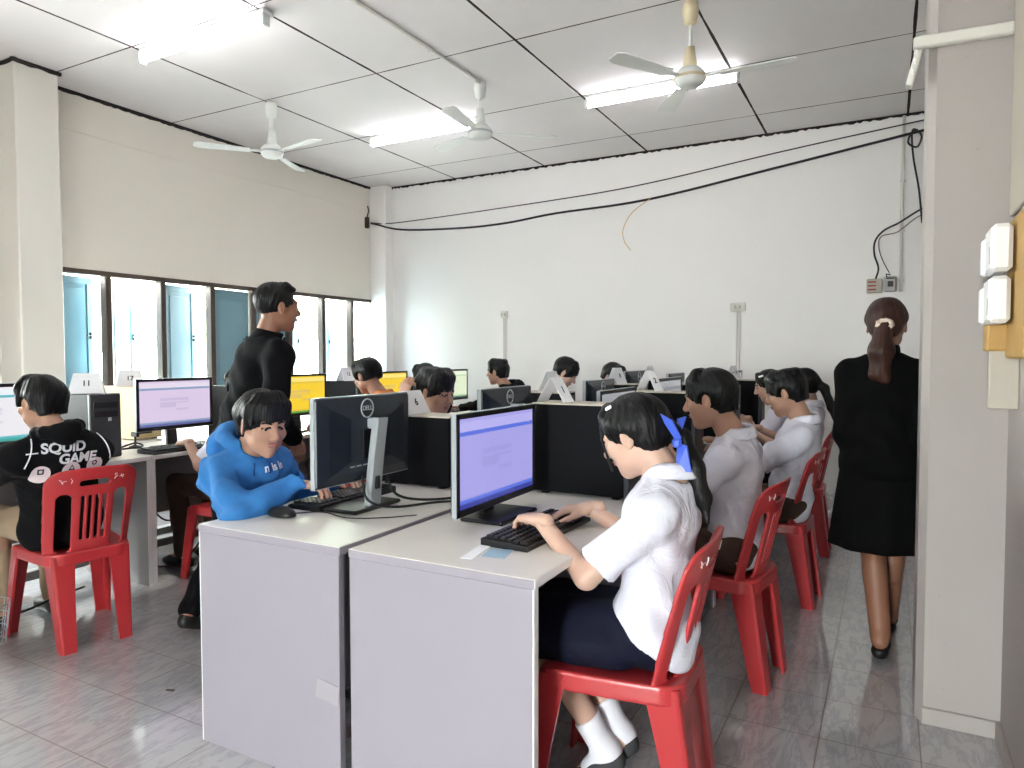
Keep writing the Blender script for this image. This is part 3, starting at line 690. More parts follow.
# lamps
tube_m=emis('tube_glow',(250,250,255),3.6)
def tube_light(x,y,label,rot=0):
    t=thing('fluorescent_light',label,'ceiling light',(x,y,HC-.02),rot)
    MB().box((0,0,.005),(1.24,.09,.03),.006).build('mounting_plate',M['fix'],t)
    MB().box((0,.0,-.025),(1.22,.05,.04),.008).build('housing',M['fix'],t)
    for s in(-1,1): MB().box((s*.612,-.02,-.05),(.022,.06,.075),.005).build('lamp_holder',M['fix'],t)
    MB().tube([(-.60,-.03,-.068),(.60,-.03,-.068)],.014,14).build('tube',tube_m,t,True)
tube_light(-4.10,3.25,'lit fluorescent tube light nearest the left side of the ceiling')
tube_light(-3.95,5.59,'lit fluorescent tube light beside the middle ceiling fan')
tube_light(-1.66,5.60,'lit fluorescent tube light behind the cream ceiling fan')
tube_light(-1.66,3.0,'added unseen tube light over the desk rows nearest the pillar'); tube_light(-1.66,.6,'added unseen tube light over the open floor in front of the desks')  # both fixtures are out of view, added for more light in the aisle

def fan(x,y,rot,hubz,label,cream=False,rodr=.011,L=.44):
    m1=M['fancream' if cream else 'fan']
    t=thing('ceiling_fan',label,'ceiling fan',(x,y,HC),0); z=hubz-HC
    MB().lathe([(.0,.0),(.045,0),(.05,-.05),(.038,-.12),(.018,-.135),(.0,-.135)]).build('canopy',m1,t,True)
    MB().tube([(0,0,-.1),(0,0,z+.1)],rodr,12).build('rod',M['fan'],t,True)
    MB().lathe([(0,z+.19),(.028,z+.19),(.038,z+.11),(.045,z+.06),(.02,z+.055)],n=24).build('rod_cover',m1,t,True)
    hub=MB().lathe([(0,z+.065),(.06,z+.06),(.090,z+.03),(.096,z+.0),(.086,z-.03),(.06,z-.048),(0,z-.05)],n=36).build('motor_housing',M['fan'],t,True)
    MB().lathe([(.092,z+.012),(.099,z+.008),(.099,z-.004),(.092,z-.008)],n=36).build('trim_ring',M['silver'] if not cream else M['fancream'],hub,True)
    for k in range(3):
        a=math.radians(rot+120*k); R=rz(math.degrees(a)); tilt=rx(9)
        m=MB(); m.box((R@A(.15,0,0))+A(0,0,z),(.12,.035,.008),.003,R@tilt); br=m.build('blade_bracket',M['fan'],t)
        out=[]; N=10
        rings=[]
        for i in range(N+1):
            s=i/N; w=.040+.020*s; 
            if i==N: w*=.62
            c=A(.18+s*L,0,0)
            rings.append([R@(c+tilt@A(0,q*w,hh)) + A(0,0,z) for q,hh in((-1,-.003),(1,-.003),(1,.003),(-1,.003))])
        MB().loft(rings).build('blade',M['fan'],t)
fan(-1.12,4.43,0,3.04,'white three-bladed ceiling fan with cream cap, nearest to the pillar',True)
fan(-2.91,4.89,38,3.10,'white three-bladed ceiling fan in the middle of the room')
fan(-4.73,4.43,112,3.08,'white three-bladed ceiling fan nearest the window wall',False,.02)
m=MB(); m.tube([(-2.89,4.85,HC-.014),(-2.9,3.9,HC-.014),(-2.95,2.2,HC-.014)],.012,8); 
for y in (2.6,3.4,4.2,4.7): m.box((-2.9-.012*(4.8-y)/2,y,HC-.012),(.04,.02,.026),.003)
tag(m.build('ceiling_conduit',M['conduit'],None,True),'ivory conduit running along the ceiling to the middle fan','conduit')

# outside
boxes_=MB().box((-6,3,-.16),(60,60,.1)).build('ground',M['ground']); struct(boxes_)
def tree(x,y,h,r,label):
    t=thing('tree',label,'tree',(x,y,0)); rng=random.Random(int(y*10))
    MB().tube(smooth_path([(0,0,0),(.08,0,h*.3),(0,.1,h*.6)],4),[.16,.15,.14,.13,.12,.12,.11,.1,.09],8).build('trunk',M['trunk'],t,True)
    pr=[]
    for i in range(26):
        a=rng.uniform(0,6.28); z=rng.uniform(.2,1)*h; rr=r*math.sin(math.pi*min(.95,(z/h)*.8+.15))*rng.uniform(.3,1)
        pr.append(ell((x+rr*math.cos(a),y+rr*math.sin(a),z),A(1,1,.8)*rng.uniform(.35,.65),k=.15))
    field('foliage',pr,.09,[M['leaf']],t,(x,y,0),noise=lambda X,Y,Z:.05*np.sin(X*17+2*np.sin(Y*9))*np.sin(Y*19)*np.sin(Z*18)+.03*np.sin(X*37)*np.sin(Z*41))
for i,(x,y,h,r) in enumerate(((-11.5,2.6,3.4,1.4),(-12,6.2,3.8,1.4),(-11.2,9.7,3.2,1.4),(-12.6,13.4,4,1.6),(-13,17.4,3.8,1.6))):
    tree(x,y,h,r,['pale green tree outside the first open window panes','pale green tree outside the panes left of the standing man','pale green tree outside the panes behind the standing man','pale green tree outside the panes right of the standing man','pale green tree outside the far end of the window'][i])

# ------------------------------------------------------------------ desks
def desk(x0,x1,y0,y1,back,label,group,side='lam',topm='top'):
    """back = x of the closed (modesty) side"""
    cx,cy=(x0+x1)/2,(y0+y1)/2; t=thing('computer_desk',label,'desk',(cx,cy,0),0,group); w=x1-x0; L=y1-y0
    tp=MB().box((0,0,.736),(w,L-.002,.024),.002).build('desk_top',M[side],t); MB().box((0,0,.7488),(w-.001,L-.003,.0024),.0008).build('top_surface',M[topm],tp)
    for s in(-1,1):
        p=MB().box((0,s*(L/2-.0135),.362),(w-.008,.025,.724),.0015).build('end_panel',M[side],t)
        e=-1 if back>cx else 1
        MB().box((e*(w/2-.003),s*(L/2-.0135),.362),(.005,.026,.724),.001).build('edge_band',M['edge'],p)
    e=1 if back>cx else -1
    MB().box((e*(w/2-.05),0,.50),(.018,L-.054,.44),.001).build('modesty_panel',M[side],t)
    e2=-e; MB().box((e2*(w/2-.0),0,.737),(.004,L-.004,.024),.001).build('front_edge',M['edge'],t)
    MB().box((e*(w/2-.12),0,.10),(.06,L-.054,.05),.003).build('foot_rail',M[side],t)
    return t
ordn=['nearest the camera','second from the camera','third from the camera','fourth from the camera','farthest from the camera']
SP=1.07
for k in range(5):
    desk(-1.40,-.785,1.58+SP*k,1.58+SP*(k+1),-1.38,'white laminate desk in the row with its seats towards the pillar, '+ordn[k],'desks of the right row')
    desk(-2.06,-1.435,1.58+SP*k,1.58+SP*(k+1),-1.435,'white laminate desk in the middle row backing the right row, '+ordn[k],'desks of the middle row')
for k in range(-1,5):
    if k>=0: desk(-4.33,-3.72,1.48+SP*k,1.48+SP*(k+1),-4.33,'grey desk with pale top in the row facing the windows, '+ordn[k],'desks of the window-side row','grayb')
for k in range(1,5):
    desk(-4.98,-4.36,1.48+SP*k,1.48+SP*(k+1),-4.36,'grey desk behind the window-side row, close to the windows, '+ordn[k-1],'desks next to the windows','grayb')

# ------------------------------------------------------------------ chair
def build_chair():
    root=thing('plastic_chair','', 'chair')
    def w2(y): return .192+y*.09
    def zs(X,Y): return .437-.016*np.exp(-((X/.13)**2+(Y/.14)**2))-.02*np.clip((Y-.14)/.07,0,1)**2
    def f2(X,Y,g=0):
        r=.065; qx=np.abs(X)-w2(Y)+r-g; qy=np.abs(Y)-.205+r-g
        return np.sqrt(np.maximum(qx,0)**2+np.maximum(qy,0)**2)+np.minimum(np.maximum(qx,qy),0)-r
    def sf(X,Y,Z):
        d=f2(X,Y); z=zs(X,Y); sh=np.maximum(np.abs(Z-z)-.0045,d)
        dr=.05+.0*X; ap=np.maximum(np.maximum(np.abs(d+.004)-.0055,Z-z),(z-dr)-Z); return np.minimum(sh,ap)
    seat=field('seat',[prim(sf,(-.26,-.24,.36),(.26,.24,.46))],.0042,[M['red']],root)
    # backrest in its own flat coordinates (u, n, v), then bent
    def rb(U,V,cu,cv,hu,hv,r):
        qx=np.abs(U-cu)-hu+r; qy=np.abs(V-cv)-hv+r
        return np.sqrt(np.maximum(qx,0)**2+np.maximum(qy,0)**2)+np.minimum(np.maximum(qx,qy),0)-r
    def bf(U,Nn,V):
        w=.180+.018*V/.42; qx=np.abs(U)-w+.07; qy=V-(.425+.018*np.cos(U*7))+.07; qb=-V+0*U
        o=np.sqrt(np.maximum(qx,0)**2+np.maximum(qy,0)**2)+np.minimum(np.maximum(qx,qy),0)-.07
        o=np.maximum(o,-V-.02)
        aU=np.abs(U)-.008*V/.42
        o=np.maximum(o,-rb(aU,V,.112,.165,.030,.150,.027))
        for c in(.015,.045): o=np.maximum(o,-rb(np.abs(U),V,c,.185,.0075,.115,.007))
        o=np.maximum(o,-rb(U,V-0.01*np.cos(U*9),0,.355,.062,.014,.012))
        d=np.maximum(o,np.abs(Nn)-.0062); return d
    def wp(V):
        u,n,v=V[:,0],V[:,1],V[:,2]; s=v/.42
        y=-.180-.070*s-.012*s*s+(np.abs(u)/.2)**2.2*(.070-.035*s)+n; return np.stack([u,y,.425+v*.90],1)
    back=field('backrest',[prim(bf,(-.26,-.012,-.03),(.26,.012,.46))],.0042,[M['red']],root,warp=wp)
    def leg(x0,y0,z0,x1,y1,a0,a1):
        sx=1 if x0>0 else -1; sy=1 if y0>0 else -1; rings=[]
        for i in range(7):
            s=i/6; x=x0+(x1-x0)*s; y=y0+(y1-y0)*s; z=z0*(1-s); a=a0+(a1-a0)*s**.8; t=.011; c=.012
            L=[(c,0),(a,0),(a,t),(t+.004,t),(t,t+.004),(t,a),(0,a),(0,c),(c*.3,c*.3)]
            ring=[A(x-sx*p,y-sy*q,z) for p,q in L]
            rings.append(ring if sx*sy>0 else ring)
        m=MB(); m.loft(rings); 
        if sx*sy<0: m.f=[q[::-1] for q in m.f]
        m.build('leg',M['red'],root)
    for sx in(-1,1):
        leg(sx*.204,.195,.425,sx*.228,.245,.085,.055)
        leg(sx*.168,-.195,.43,sx*.150,-.250,.10,.060)
    # white paint scribbles on the top band
    m=MB(); rng=random.Random(3)
    def onback(u,v): q=wp(A([u,-.0085,v]))[0]; return q
    for cu in (-.13,-.10,.085,.115):
        for j in range(3):
            a=(cu+rng.uniform(-.01,.01),.385+rng.uniform(-.016,.01)); b=(cu+rng.uniform(-.014,.014),.385+rng.uniform(-.012,.014)); m.tube([onback(*a),onback((a[0]+b[0])/2,(a[1]+b[1])/2+.004),onback(*b)],.0016,5)
    m.build('painted_mark',M['wpaint'],back)
    return root
chair0=build_chair(); used=[False]
stool=thing('plastic_stool','red plastic stool under the boy in the blue hoodie','stool',(-2.08,2.12,0))
for ch in chair0.children:
    if ch.name.startswith(('seat','leg')): c=ch.copy(); COL.objects.link(c); c.parent=stool
stool.rotation_euler=(0,0,math.radians(-90))
def chair(x,y,face,label,group=None):
    """face = angle of the direction the sitter faces, degrees from +X"""
    c=chair0 if not used[0] else copy_tree(chair0); used[0]=True
    c.location=(x,y,0); c.rotation_euler=(0,0,math.radians(face-90)); c['label']=label
    c['group']=group or 'red plastic chairs'; return c
chair(-.675,1.97,182,'red plastic chair under the girl with the blue ribbon')
chair(-.62,3.00,172,'red plastic chair of the white-shirted boy next behind the girl with the ribbon')
chair(-.56,4.06,176,'red plastic chair of the second white-shirted boy, behind two other chairs')
chair(-.57,5.12,180,'red plastic chair with pink tape on its back, nearest the standing woman')
chair(-.80,6.15,180,'red plastic chair farthest along the right row')
chair(-2.42,3.10,0,'red plastic chair under the boy who rests his head on his hand')
chair(-2.42,5.15,0,'red plastic chair at the fourth desk of the middle row'); chair(-2.42,6.2,0,'red plastic chair at the last desk of the middle row')
chair(-3.40,1.93,170,'red plastic chair under the boy in the black lettered jacket')
chair(-3.46,2.93,180,'red plastic chair under the student half hidden behind the standing man')
chair(-3.35,3.98,180,'red plastic chair under the boy in orange'); chair(-3.45,5.02,180,'red plastic chair in the window-side row, beyond the boy in orange'); chair(-3.45,6.05,180,'red plastic chair under the boy in the black hooded jacket')

# ------------------------------------------------------------------ computers
def screen_mat(name, bg, band, bar, paper, strength, text=(120,120,170)):
    m=bpy.data.materials.new(name); m.use_nodes=True; nt=m.node_tree; b=nt.nodes['Principled BSDF']; L=nt.links
    tc=nt.nodes.new('ShaderNodeTexCoord'); sp=nt.nodes.new('ShaderNodeSeparateXYZ'); L.new(tc.outputs['Generated'],sp.inputs[0])
    r=nt.nodes.new('ShaderNodeValToRGB'); r.color_ramp.interpolation='CONSTANT'; e=r.color_ramp.elements
    e[0].position=0; e[0].color=(*lin(bar),1); e[1].position=.055; e[1].color=(*lin(band),1)
    for p,c in((.10,bg),(.80,band),(.845,paper),(.95,bg)): q=e.new(p); q.color=(*lin(c),1)
    L.new(sp.outputs[2],r.inputs[0])
    mp=nt.nodes.new('ShaderNodeMapping'); mp.inputs['Scale'].default_value=(4,1,34); L.new(tc.outputs['Generated'],mp.inputs[0])
    n=nt.nodes.new('ShaderNodeTexWhiteNoise'); n.noise_dimensions='2D'
    fl=nt.nodes.new('ShaderNodeVectorMath'); fl.operation='FLOOR'; cb=nt.nodes.new('ShaderNodeCombineXYZ'); s2=nt.nodes.new('ShaderNodeSeparateXYZ')
    L.new(mp.outputs[0],fl.inputs[0]); L.new(fl.outputs[0],s2.inputs[0]); L.new(s2.outputs[0],cb.inputs[0]); L.new(s2.outputs[2],cb.inputs[1]); L.new(cb.outputs[0],n.inputs[0])
    def mt(op,a,c):
        q=nt.nodes.new('ShaderNodeMath'); q.operation=op
        for i,v in enumerate((a,c)):
            if isinstance(v,(int,float)): q.inputs[i].default_value=v
            else: L.new(v,q.inputs[i])
        return q.outputs[0]
    inx=mt('LESS_THAN',mt('ABSOLUTE',mt('SUBTRACT',sp.outputs[0],.52),0),.2); inz=mt('LESS_THAN',mt('ABSOLUTE',mt('SUBTRACT',sp.outputs[2],.48),0),.14)
    f=mt('MULTIPLY',mt('MULTIPLY',inx,inz),mt('GREATER_THAN',n.outputs[0],.55)); f=mt('MULTIPLY',f,.25)
    x=nt.nodes.new('ShaderNodeMix'); x.data_type='RGBA'; L.new(f,x.inputs[0]); L.new(r.outputs[0],x.inputs[6]); x.inputs[7].default_value=(*lin(text),1)
    L.new(x.outputs[2],b.inputs['Emission Color']); b.inputs['Emission Strength'].default_value=strength; b.inputs['Base Color'].default_value=(.02,.02,.02,1); b.inputs['Roughness'].default_value=.25
    return m
M['scr_lilac']=screen_mat('screen_lilac',(150,146,206),(84,104,200),(50,58,140),(164,160,214),.115)
M['scr_pink']=screen_mat('screen_pink_lilac',(204,188,214),(130,150,180),(90,96,150),(214,204,220),.105)
M['scr_yel']=screen_mat('screen_yellow',(232,196,50),(216,184,60),(90,150,60),(236,214,120),.105)
M['scr_grn']=screen_mat('screen_pale_green',(206,216,186),(150,190,140),(80,90,90),(216,220,200),.11)
M['scr_wht']=screen_mat('screen_white',(216,214,218),(90,170,180),(60,150,140),(214,222,226),.11)
M['scr_gry']=screen_mat('screen_grey',(150,152,156),(120,124,130),(70,70,76),(150,152,156),.10)
def monitor(x,y,face,label,scr,w=.53,h=.315,zc=.255,group=None,detail=True,logo=False,sticker=False,housing='mback',silver=True):
    """face: direction the screen looks at, degrees from +X. Local +Y is the screen side"""
    t=thing('monitor',label,'monitor',(x,y,.75),math.radians(face-90),group)
    MB().box((0,.01,.008),(.27,.17,.014),.006).build('stand_base',M['mdark'],t)
    m=MB(); rings=[]
    for i in range(9):
        s=i/8; z=.014+(zc+h*.5-.075)*s; yy=-.046-.040*s**1.3; hw=.036-.003*s; d=.012
        rings.append([(hw*a,yy+d*b_,z) for a,b_ in((-1,-.4),(-.8,-1),(.8,-1),(1,-.4),(1,1),(-1,1))])
    m.loft(rings); m.f=[q[::-1] for q in m.f]; m.box((0,-.052,zc+h*.24),(.04,.06,.04),.006); nk=m.build('stand_neck',M['silver'] if silver else M['mdark'],t)
    if detail:
        MB().box((0,-.066,.10),(.026,.012,.05),.004).build('cable_hole',M['mdark'],nk)
    # housing: front rim then a bulged back
    hz=zc+.02; z0=hz-h/2+.014; 
    m=MB(); rings=[]
    for (sx,sz,yy) in((1,1,.006),(1,1,-.008),(.985,.975,-.016),(.80,.76,-.030),(.42,.5,-.038)):
        rings.append([(a*w/2*sx,yy,hz+b_*h/2*sz) for a,b_ in((-1,-.96),(-.98,-1),(.98,-1),(1,-.96),(1,.96),(.98,1),(-.98,1),(-1,.96))])
    m.loft(rings); hs=m.build('housing',M[housing],t)
    # silver edge strip
    m=MB(); 
    for (cx,cz,ww,hh) in((0,hz+h/2,w+.004,.004),(0,hz-h/2,w+.004,.004),(-w/2,hz,.004,h),(w/2,hz,.004,h)): m.box((cx,.0,cz),(ww,.018,hh),.001)
    m.build('edge_trim',M['silver'],hs)
    m=MB(); b=.017
    m.box((0,.008,hz+h/2-b/2),(w,.008,b),.001); m.box((0,.008,hz-h/2+b*.65),(w,.008,b*1.3),.001); m.box((-w/2+b/2,.008,hz),(b,.008,h),.001); m.box((w/2-b/2,.008,hz),(b,.008,h),.001); m.build('bezel',M['mdark'],t)
    MB().box((0,.0062,hz+.003),(w-2*b+.002,.003,h-2.1*b),0).build('screen',M[scr],t)
    if detail:
        MB().box((0,-.034,hz-.02),(.10,.016,.12),.006).build('mount_cover',M['mdark'],hs)
        m=MB()
        for q in range(3): m.box((-.03-.035*q,-.031,hz-h*.30),(.03,.008,.012),.002)
        m.build('port',M['silver'],hs)
    if logo:
        T=lambda u,z:(u,-.037 if abs(u)<.12 else -.033,hz+z)
        m=MB(); lc=(-.02,h*.5-.045); 
        pts=[(lc[0]+.034*math.cos(a),-.0385,hz+lc[1]+.034*math.sin(a)) for a in [2*math.pi*i/24 for i in range(25)]]; m.tube(pts,.0028,6)
        lg=m.build('logo_ring',M['silver'],hs,True)
        text_obj('logo_text','DELL',.024,M['silver'],lg,frame_mx((lc[0],-.0395,hz+lc[1]),(1,0,0),(0,0,1)),.0006,bold=.0006)
        MB().lathe([(0,0),(.03,0),(.03,.001)],n=24).build('x',M['mback'],lg) if False else None
    if sticker:
        MB().box((-.20,-.0225,hz+h*.5-.050),(.055,.006,.022),.0005,rz(-9)).build('sticker',M['paper'],hs)
    return t
def tower(x,y,face,label,top=True,detail=True,group=None,L=.40,W=.175,H=.36,body='pc'):
    """face: direction of the front panel; local +Y is the front"""
    t=thing('computer_tower',label,'computer',(x,y,.75),math.radians(face-90),group)
    b=MB().box((0,-.008,H/2+.006),(W,L-.03,H-.008),.003).build('case',M[body],t)
    MB().box((0,L/2-.012,H/2+.004),(W+.002,.028,H),.006).build('front_panel',M['pcfront' if body=='pc' else body],t)
    if top: MB().box((0,-.008,H+.003),(W+.002,L-.03,.006),.001).build('top_cover',M['dust'],t)
    for sx in(-1,1):
        for sy in(-1,1): MB().box((sx*W*.36,sy*L*.36,.003),(.03,.03,.006),.001).build('foot',M['mdark'],t)
    if detail:
        m=MB(); m.box((0,L/2+.003,H-.06),(W*.8,.004,.035),.002); m.box((0,L/2+.003,H-.11),(W*.8,.004,.035),.002); m.build('drive_bay',M['mdark'],t)
        m=MB(); m.box((-.02,L/2+.004,H-.14),(.02,.004,.02),.002); m.build('power_button',M['silver'],t)
        m=MB(); m.box((0,-L/2+.004,H-.055),(W*.86,.006,.085),.002); 
        for k in range(5): m.box((-.03,-L/2+.004,.05+.022*k),(W*.5,.006,.012),.001)
        m.build('rear_bracket',M['pcfront'],t)
        m=MB(); rng=random.Random(5)
        for k in range(7): m.box((.05-.012*(k%2),-L/2,.10+.024*k),(.022,.012,.012),.001)
        m.build('rear_port',M['silver'],t)
    return t
def card(x,y,z,num,face,label,w=.17,h=.115,d=.046,rw=.72):
    """tent-fold paper number sign; its numbered face looks towards 'face'"""
    t=thing('number_card',label,'number card',(x,y,z),math.radians(face+90))
    # local -Y is the numbered side
    def sheet(s):
        w0,w1=w/2,w*rw/2; a=[(-w0,s*d,0),(w0,s*d,0),(w1,s*.006,h),(-w1,s*.006,h)]; th=.0015
        n=nrm(np.cross(A(*a[1])-A(*a[0]),A(*a[2])-A(*a[0]))); n=n*(1 if n[1]*s>0 else -1)
        m=MB(); vs=[A(*p) for p in a]+[A(*p)-n*th for p in a]
        f=[(0,1,2,3),(7,6,5,4),(0,4,5,1),(1,5,6,2),(2,6,7,3),(3,7,4,0)]; 
        if s>0: f=[q[::-1] for q in f]
        m.add(vs,f); return m
    MB_=sheet(-1); o=MB_.build('card_face',M['paper'],t); sheet(1).build('card_back',M['paper'],t)
    MB().box((0,0,h),(w*rw,.014,.002)).build('card_ridge',M['paper'],t)
    if num:
        yv=nrm(A(0,d-.006,h)); text_obj('number',num,.045,M['ink'],o,frame_mx(tuple(A(0,-(d+.006)/2,h*.5)+nrm(A(0,-h,d-.006))*.0014),(1,0,0),tuple(yv)),.0004,bold=.0008)
def keyboard(x,y,face,label,z=.75):
    t=thing('keyboard',label,'keyboard',(x,y,z),math.radians(face-90))
    m=MB(); m.loft([[(-.225,-.08,0),(.225,-.08,0),(.225,.08,0),(-.225,.08,0)],[(-.225,-.08,.012),(.225,-.08,.012),(.225,.08,.022),(-.225,.08,.022)],[(-.22,-.074,.015),(.22,-.074,.015),(.22,.074,.025),(-.22,.074,.025)]]); m.build('key_tray',M['mdark'],t)
    mk,mn_=MB(),MB()
    for r in range(6):
        yy=-.058+r*.0232
        for c in range(21):
            if c in(15,): continue
            m=mn_ if c>15 else mk
            if r==0 and 3<c<9:
                if c==6: m.box((-.205+c*.0202,yy,.022),(.095,.017,.009),.002)
                continue
            m.box((-.205+c*.0202,yy,.021+.0022*r*.6),(.0172,.0185,.009),.002)
    mk.build('keys',M['key'],t); mn_.build('number_keys',M['key'],t); return t
def mouse(x,y,face,label):
    t=thing('computer_mouse',label,'mouse',(x,y,.75),math.radians(face-90))
    field('mouse_shell',[ell((0,0,.006),(.034,.062,.030),k=.01),plane((0,0,.001),(0,0,-1))],.0025,[M['mdark']],t)
    MB().box((0,.03,.034),(.006,.018,.008),.002).build('scroll_wheel',M['pcfront'],t); return t
# right row (screens look towards +X)
monitor(-1.22,2.16,0,'monitor with a lilac screen in front of the girl with the blue ribbon','scr_lilac',w=.56,h=.335,zc=.195,silver=False)
monitor(-1.20,3.36,0,'monitor with a dim grey screen partly behind the black tower beside the girl','scr_gry',zc=.225,silver=False)
monitor(-1.20,4.30,0,'monitor with a dim grey screen at the third desk of the right row','scr_gry',silver=False)
monitor(-1.20,5.37,0,'monitor at the fourth desk of the right row','scr_gry',silver=False); monitor(-1.20,6.44,0,'monitor at the last desk of the right row','scr_gry',silver=False)
tower(-1.10,2.70,0,'black computer tower with a dusty top between the girl and the next boy',L=.43,H=.37)
tower(-1.10,3.77,0,'black computer tower in the right row behind the girl head',L=.43,H=.37)
tower(-1.10,4.84,0,'black computer tower with grey front edge behind the first white-shirted boy',L=.43,H=.37)
tower(-1.10,5.91,0,'black computer tower left of the girl with the hair clip',L=.43,H=.37); 
# middle row (screens look towards -X)
monitor(-1.74,2.055,180,'monitor seen from behind with silver stand and white sticker, facing the boy in blue','scr_lilac',logo=True,sticker=True,w=.53,h=.315,zc=.245)
monitor(-1.74,3.17,180,'monitor seen from behind at the desk of the boy resting his head','scr_lilac',logo=True,zc=.23)
monitor(-1.74,4.50,180,'monitor seen from behind with silver stand, third in the middle row','scr_lilac',logo=True,zc=.23)
monitor(-1.74,5.28,180,'monitor seen from behind, fourth in the middle row','scr_lilac',logo=True,zc=.275); monitor(-1.74,6.45,180,'monitor seen from behind, last in the middle row','scr_lilac',zc=.23)
tower(-1.83,2.57,180,'black computer tower with rear ports carrying the number 6 card',H=.305)
tower(-1.78,3.64,180,'black computer tower behind the monitor of the boy resting his head'); tower(-1.78,4.90,180,'black computer tower beside the third monitor of the middle row'); tower(-1.78,5.78,180,'black computer tower beside the fourth monitor of the middle row')
# window-side row
monitor(-3.95,1.81,0,'monitor with a white page at the left edge of the picture','scr_wht',silver=False)
monitor(-3.95,2.88,0,'monitor with a pinkish lilac screen left of the standing man','scr_pink',silver=False)
monitor(-3.95,3.95,0,'monitor with a yellow screen right of the standing man','scr_yel',silver=False)
monitor(-3.95,5.02,0,'monitor with a yellow screen behind the boy in orange','scr_yel',silver=False)
monitor(-3.95,6.08,0,'monitor with a pale green screen near the back wall','scr_grn',silver=False)
tower(-4.03,2.36,0,'black computer tower right of the boy in the lettered jacket',False)
tower(-4.03,3.42,0,'computer tower hidden behind the standing man',False,False)
tower(-4.03,4.55,0,'dark grey computer tower with a slot, left of the boy in orange',False); tower(-4.03,5.58,0,'dark computer tower right of the boy in orange',True)
tower(-4.66,3.05,180,'yellow tan computer case behind the cable clutter, carrying a number card',False,True,body='yel',W=.2)
# cards
card(-1.88,2.55,1.064,'6',0,'white folded card numbered 6 on the black tower beside the boy in blue',w=.17,h=.10)
card(-1.24,2.70,1.127,'1',-8,'white folded card on the black tower behind the girl screen',w=.085,h=.10,d=.066,rw=.9)
card(-1.16,3.77,1.127,'2',-25,'white folded card on the tower above the girl head',w=.07,h=.11,d=.07,rw=.9)
card(-1.0,4.84,1.127,'3',0,'white folded card on the tower behind the first white-shirted boy',w=.12,h=.10)
card(-1.12,5.91,1.127,'4',-10,'white folded card on the far tower left of the girl with the hair clip',w=.12,h=.11)
card(-1.70,3.64,1.116,'7',0,'white folded card beside the boy in the black hooded jacket, behind the third monitor',w=.16)
card(-1.75,4.88,1.116,'8',-10,'white folded card right of the black bowl haircut in the middle distance',w=.15)
card(-1.78,5.78,1.116,'9',0,'white folded card just behind the fourth monitor of the middle row',w=.15)
card(-4.0,2.36,1.11,'11',-35,'white folded card numbered 11 on the tower right of the lettered jacket',w=.18)
card(-4.66,3.05,1.11,'17',-35,'white folded card numbered 17 on the yellow tan case',w=.18)
card(-4.03,4.55,1.11,'13',0,'white folded card on the dark tower left of the boy in orange',w=.16)
# small desk things
keyboard(-.985,2.02,178,'black keyboard under the hands of the girl with the blue ribbon')
keyboard(-1.90,2.13,0,'black keyboard behind the monitor of the boy in blue')
mouse(-1.90,1.80,0,'black mouse at the corner of the desk of the boy in blue')
keyboard(-3.805,2.80,180,'black keyboard under the pinkish lilac screen'); mouse(-3.80,3.05,180,'black mouse under the hand beside the pinkish lilac screen')
keyboard(-.95,3.05,180,'black keyboard of the first white-shirted boy'); keyboard(-.95,4.12,180,'black keyboard of the second white-shirted boy')
m=MB(); m.box((-1.05,1.755,.7512),(.035,.20,.0016),0,rz(8)); tag(m.build('paper_strip',M['paper']),'narrow white paper strip on the girl desk near the front corner','paper')
m=MB(); m.box((-.985,1.745,.7512),(.07,.085,.0016),0,rz(12)); tag(m.build('paper_slip',M['bpaper']),'pale blue paper slip on the girl desk near the front corner','paper')
m=MB(); m.box((-1.485,1.5785,.30),(.09,.0015,.06),0,ry(8)); tag(m.build('tape_patch',mat('clear_tape',(160,155,162),.3)),'piece of clear tape on the front panel of the middle row desk','tape')
cable('monitor_cable',[(-1.69,2.13,.86),(-1.66,2.15,.79),(-1.60,2.22,.762),(-1.50,2.33,.76),(-1.46,2.52,.76),(-1.44,2.8,.76)],.0055,M['cable'],'thick black cable running from the back of the silver stand')
cable('power_cable',[(-1.70,2.0,.88),(-1.66,1.98,.80),(-1.60,2.05,.765),(-1.52,2.20,.762),(-1.46,2.28,.762),(-1.42,2.45,.765)],.005,M['cable'],'black power cable lying beside the silver monitor stand')
cable('mouse_cable',[(-1.87,1.83,.757),(-1.80,1.90,.755),(-1.66,1.87,.755),(-1.55,1.93,.755),(-1.47,2.02,.755)],.0022,M['cable'],'thin mouse cable in front of the silver monitor stand')
cable('white_cable',[(-1.625,2.60,1.02),(-1.58,2.58,1.0),(-1.575,2.58,.92),(-1.62,2.60,.85)],.004,M['cablew'],'white cable looping out of the back of the tower with the number 6')
for i,(p,l) in enumerate((([(-4.1,2.62,.756),(-4.02,2.7,.77),(-3.98,2.62,.80),(-4.05,2.55,.76),(-3.92,2.5,.756)],'black cable coiled left of the pinkish lilac screen'),([(-4.05,3.2,.756),(-3.95,3.3,.77),(-3.85,3.25,.79),(-3.9,3.4,.757),(-4.0,3.5,.757)],'black cable right of the pinkish lilac screen'))):
    cable('desk_cable',p,.006,M['cable'],l)
t=thing('phone_stand','small black stand with a cable on the window-side desk','stand',(-4.12,2.72,.75)); MB().lathe([(0,0),(.04,0),(.036,.012),(.008,.02),(.006,.07),(0,.07)],n=16).build('stand_foot',M['mdark'],t,True); MB().box((0,0,.085),(.07,.02,.03),.006).build('stand_head',M['mdark'],t)
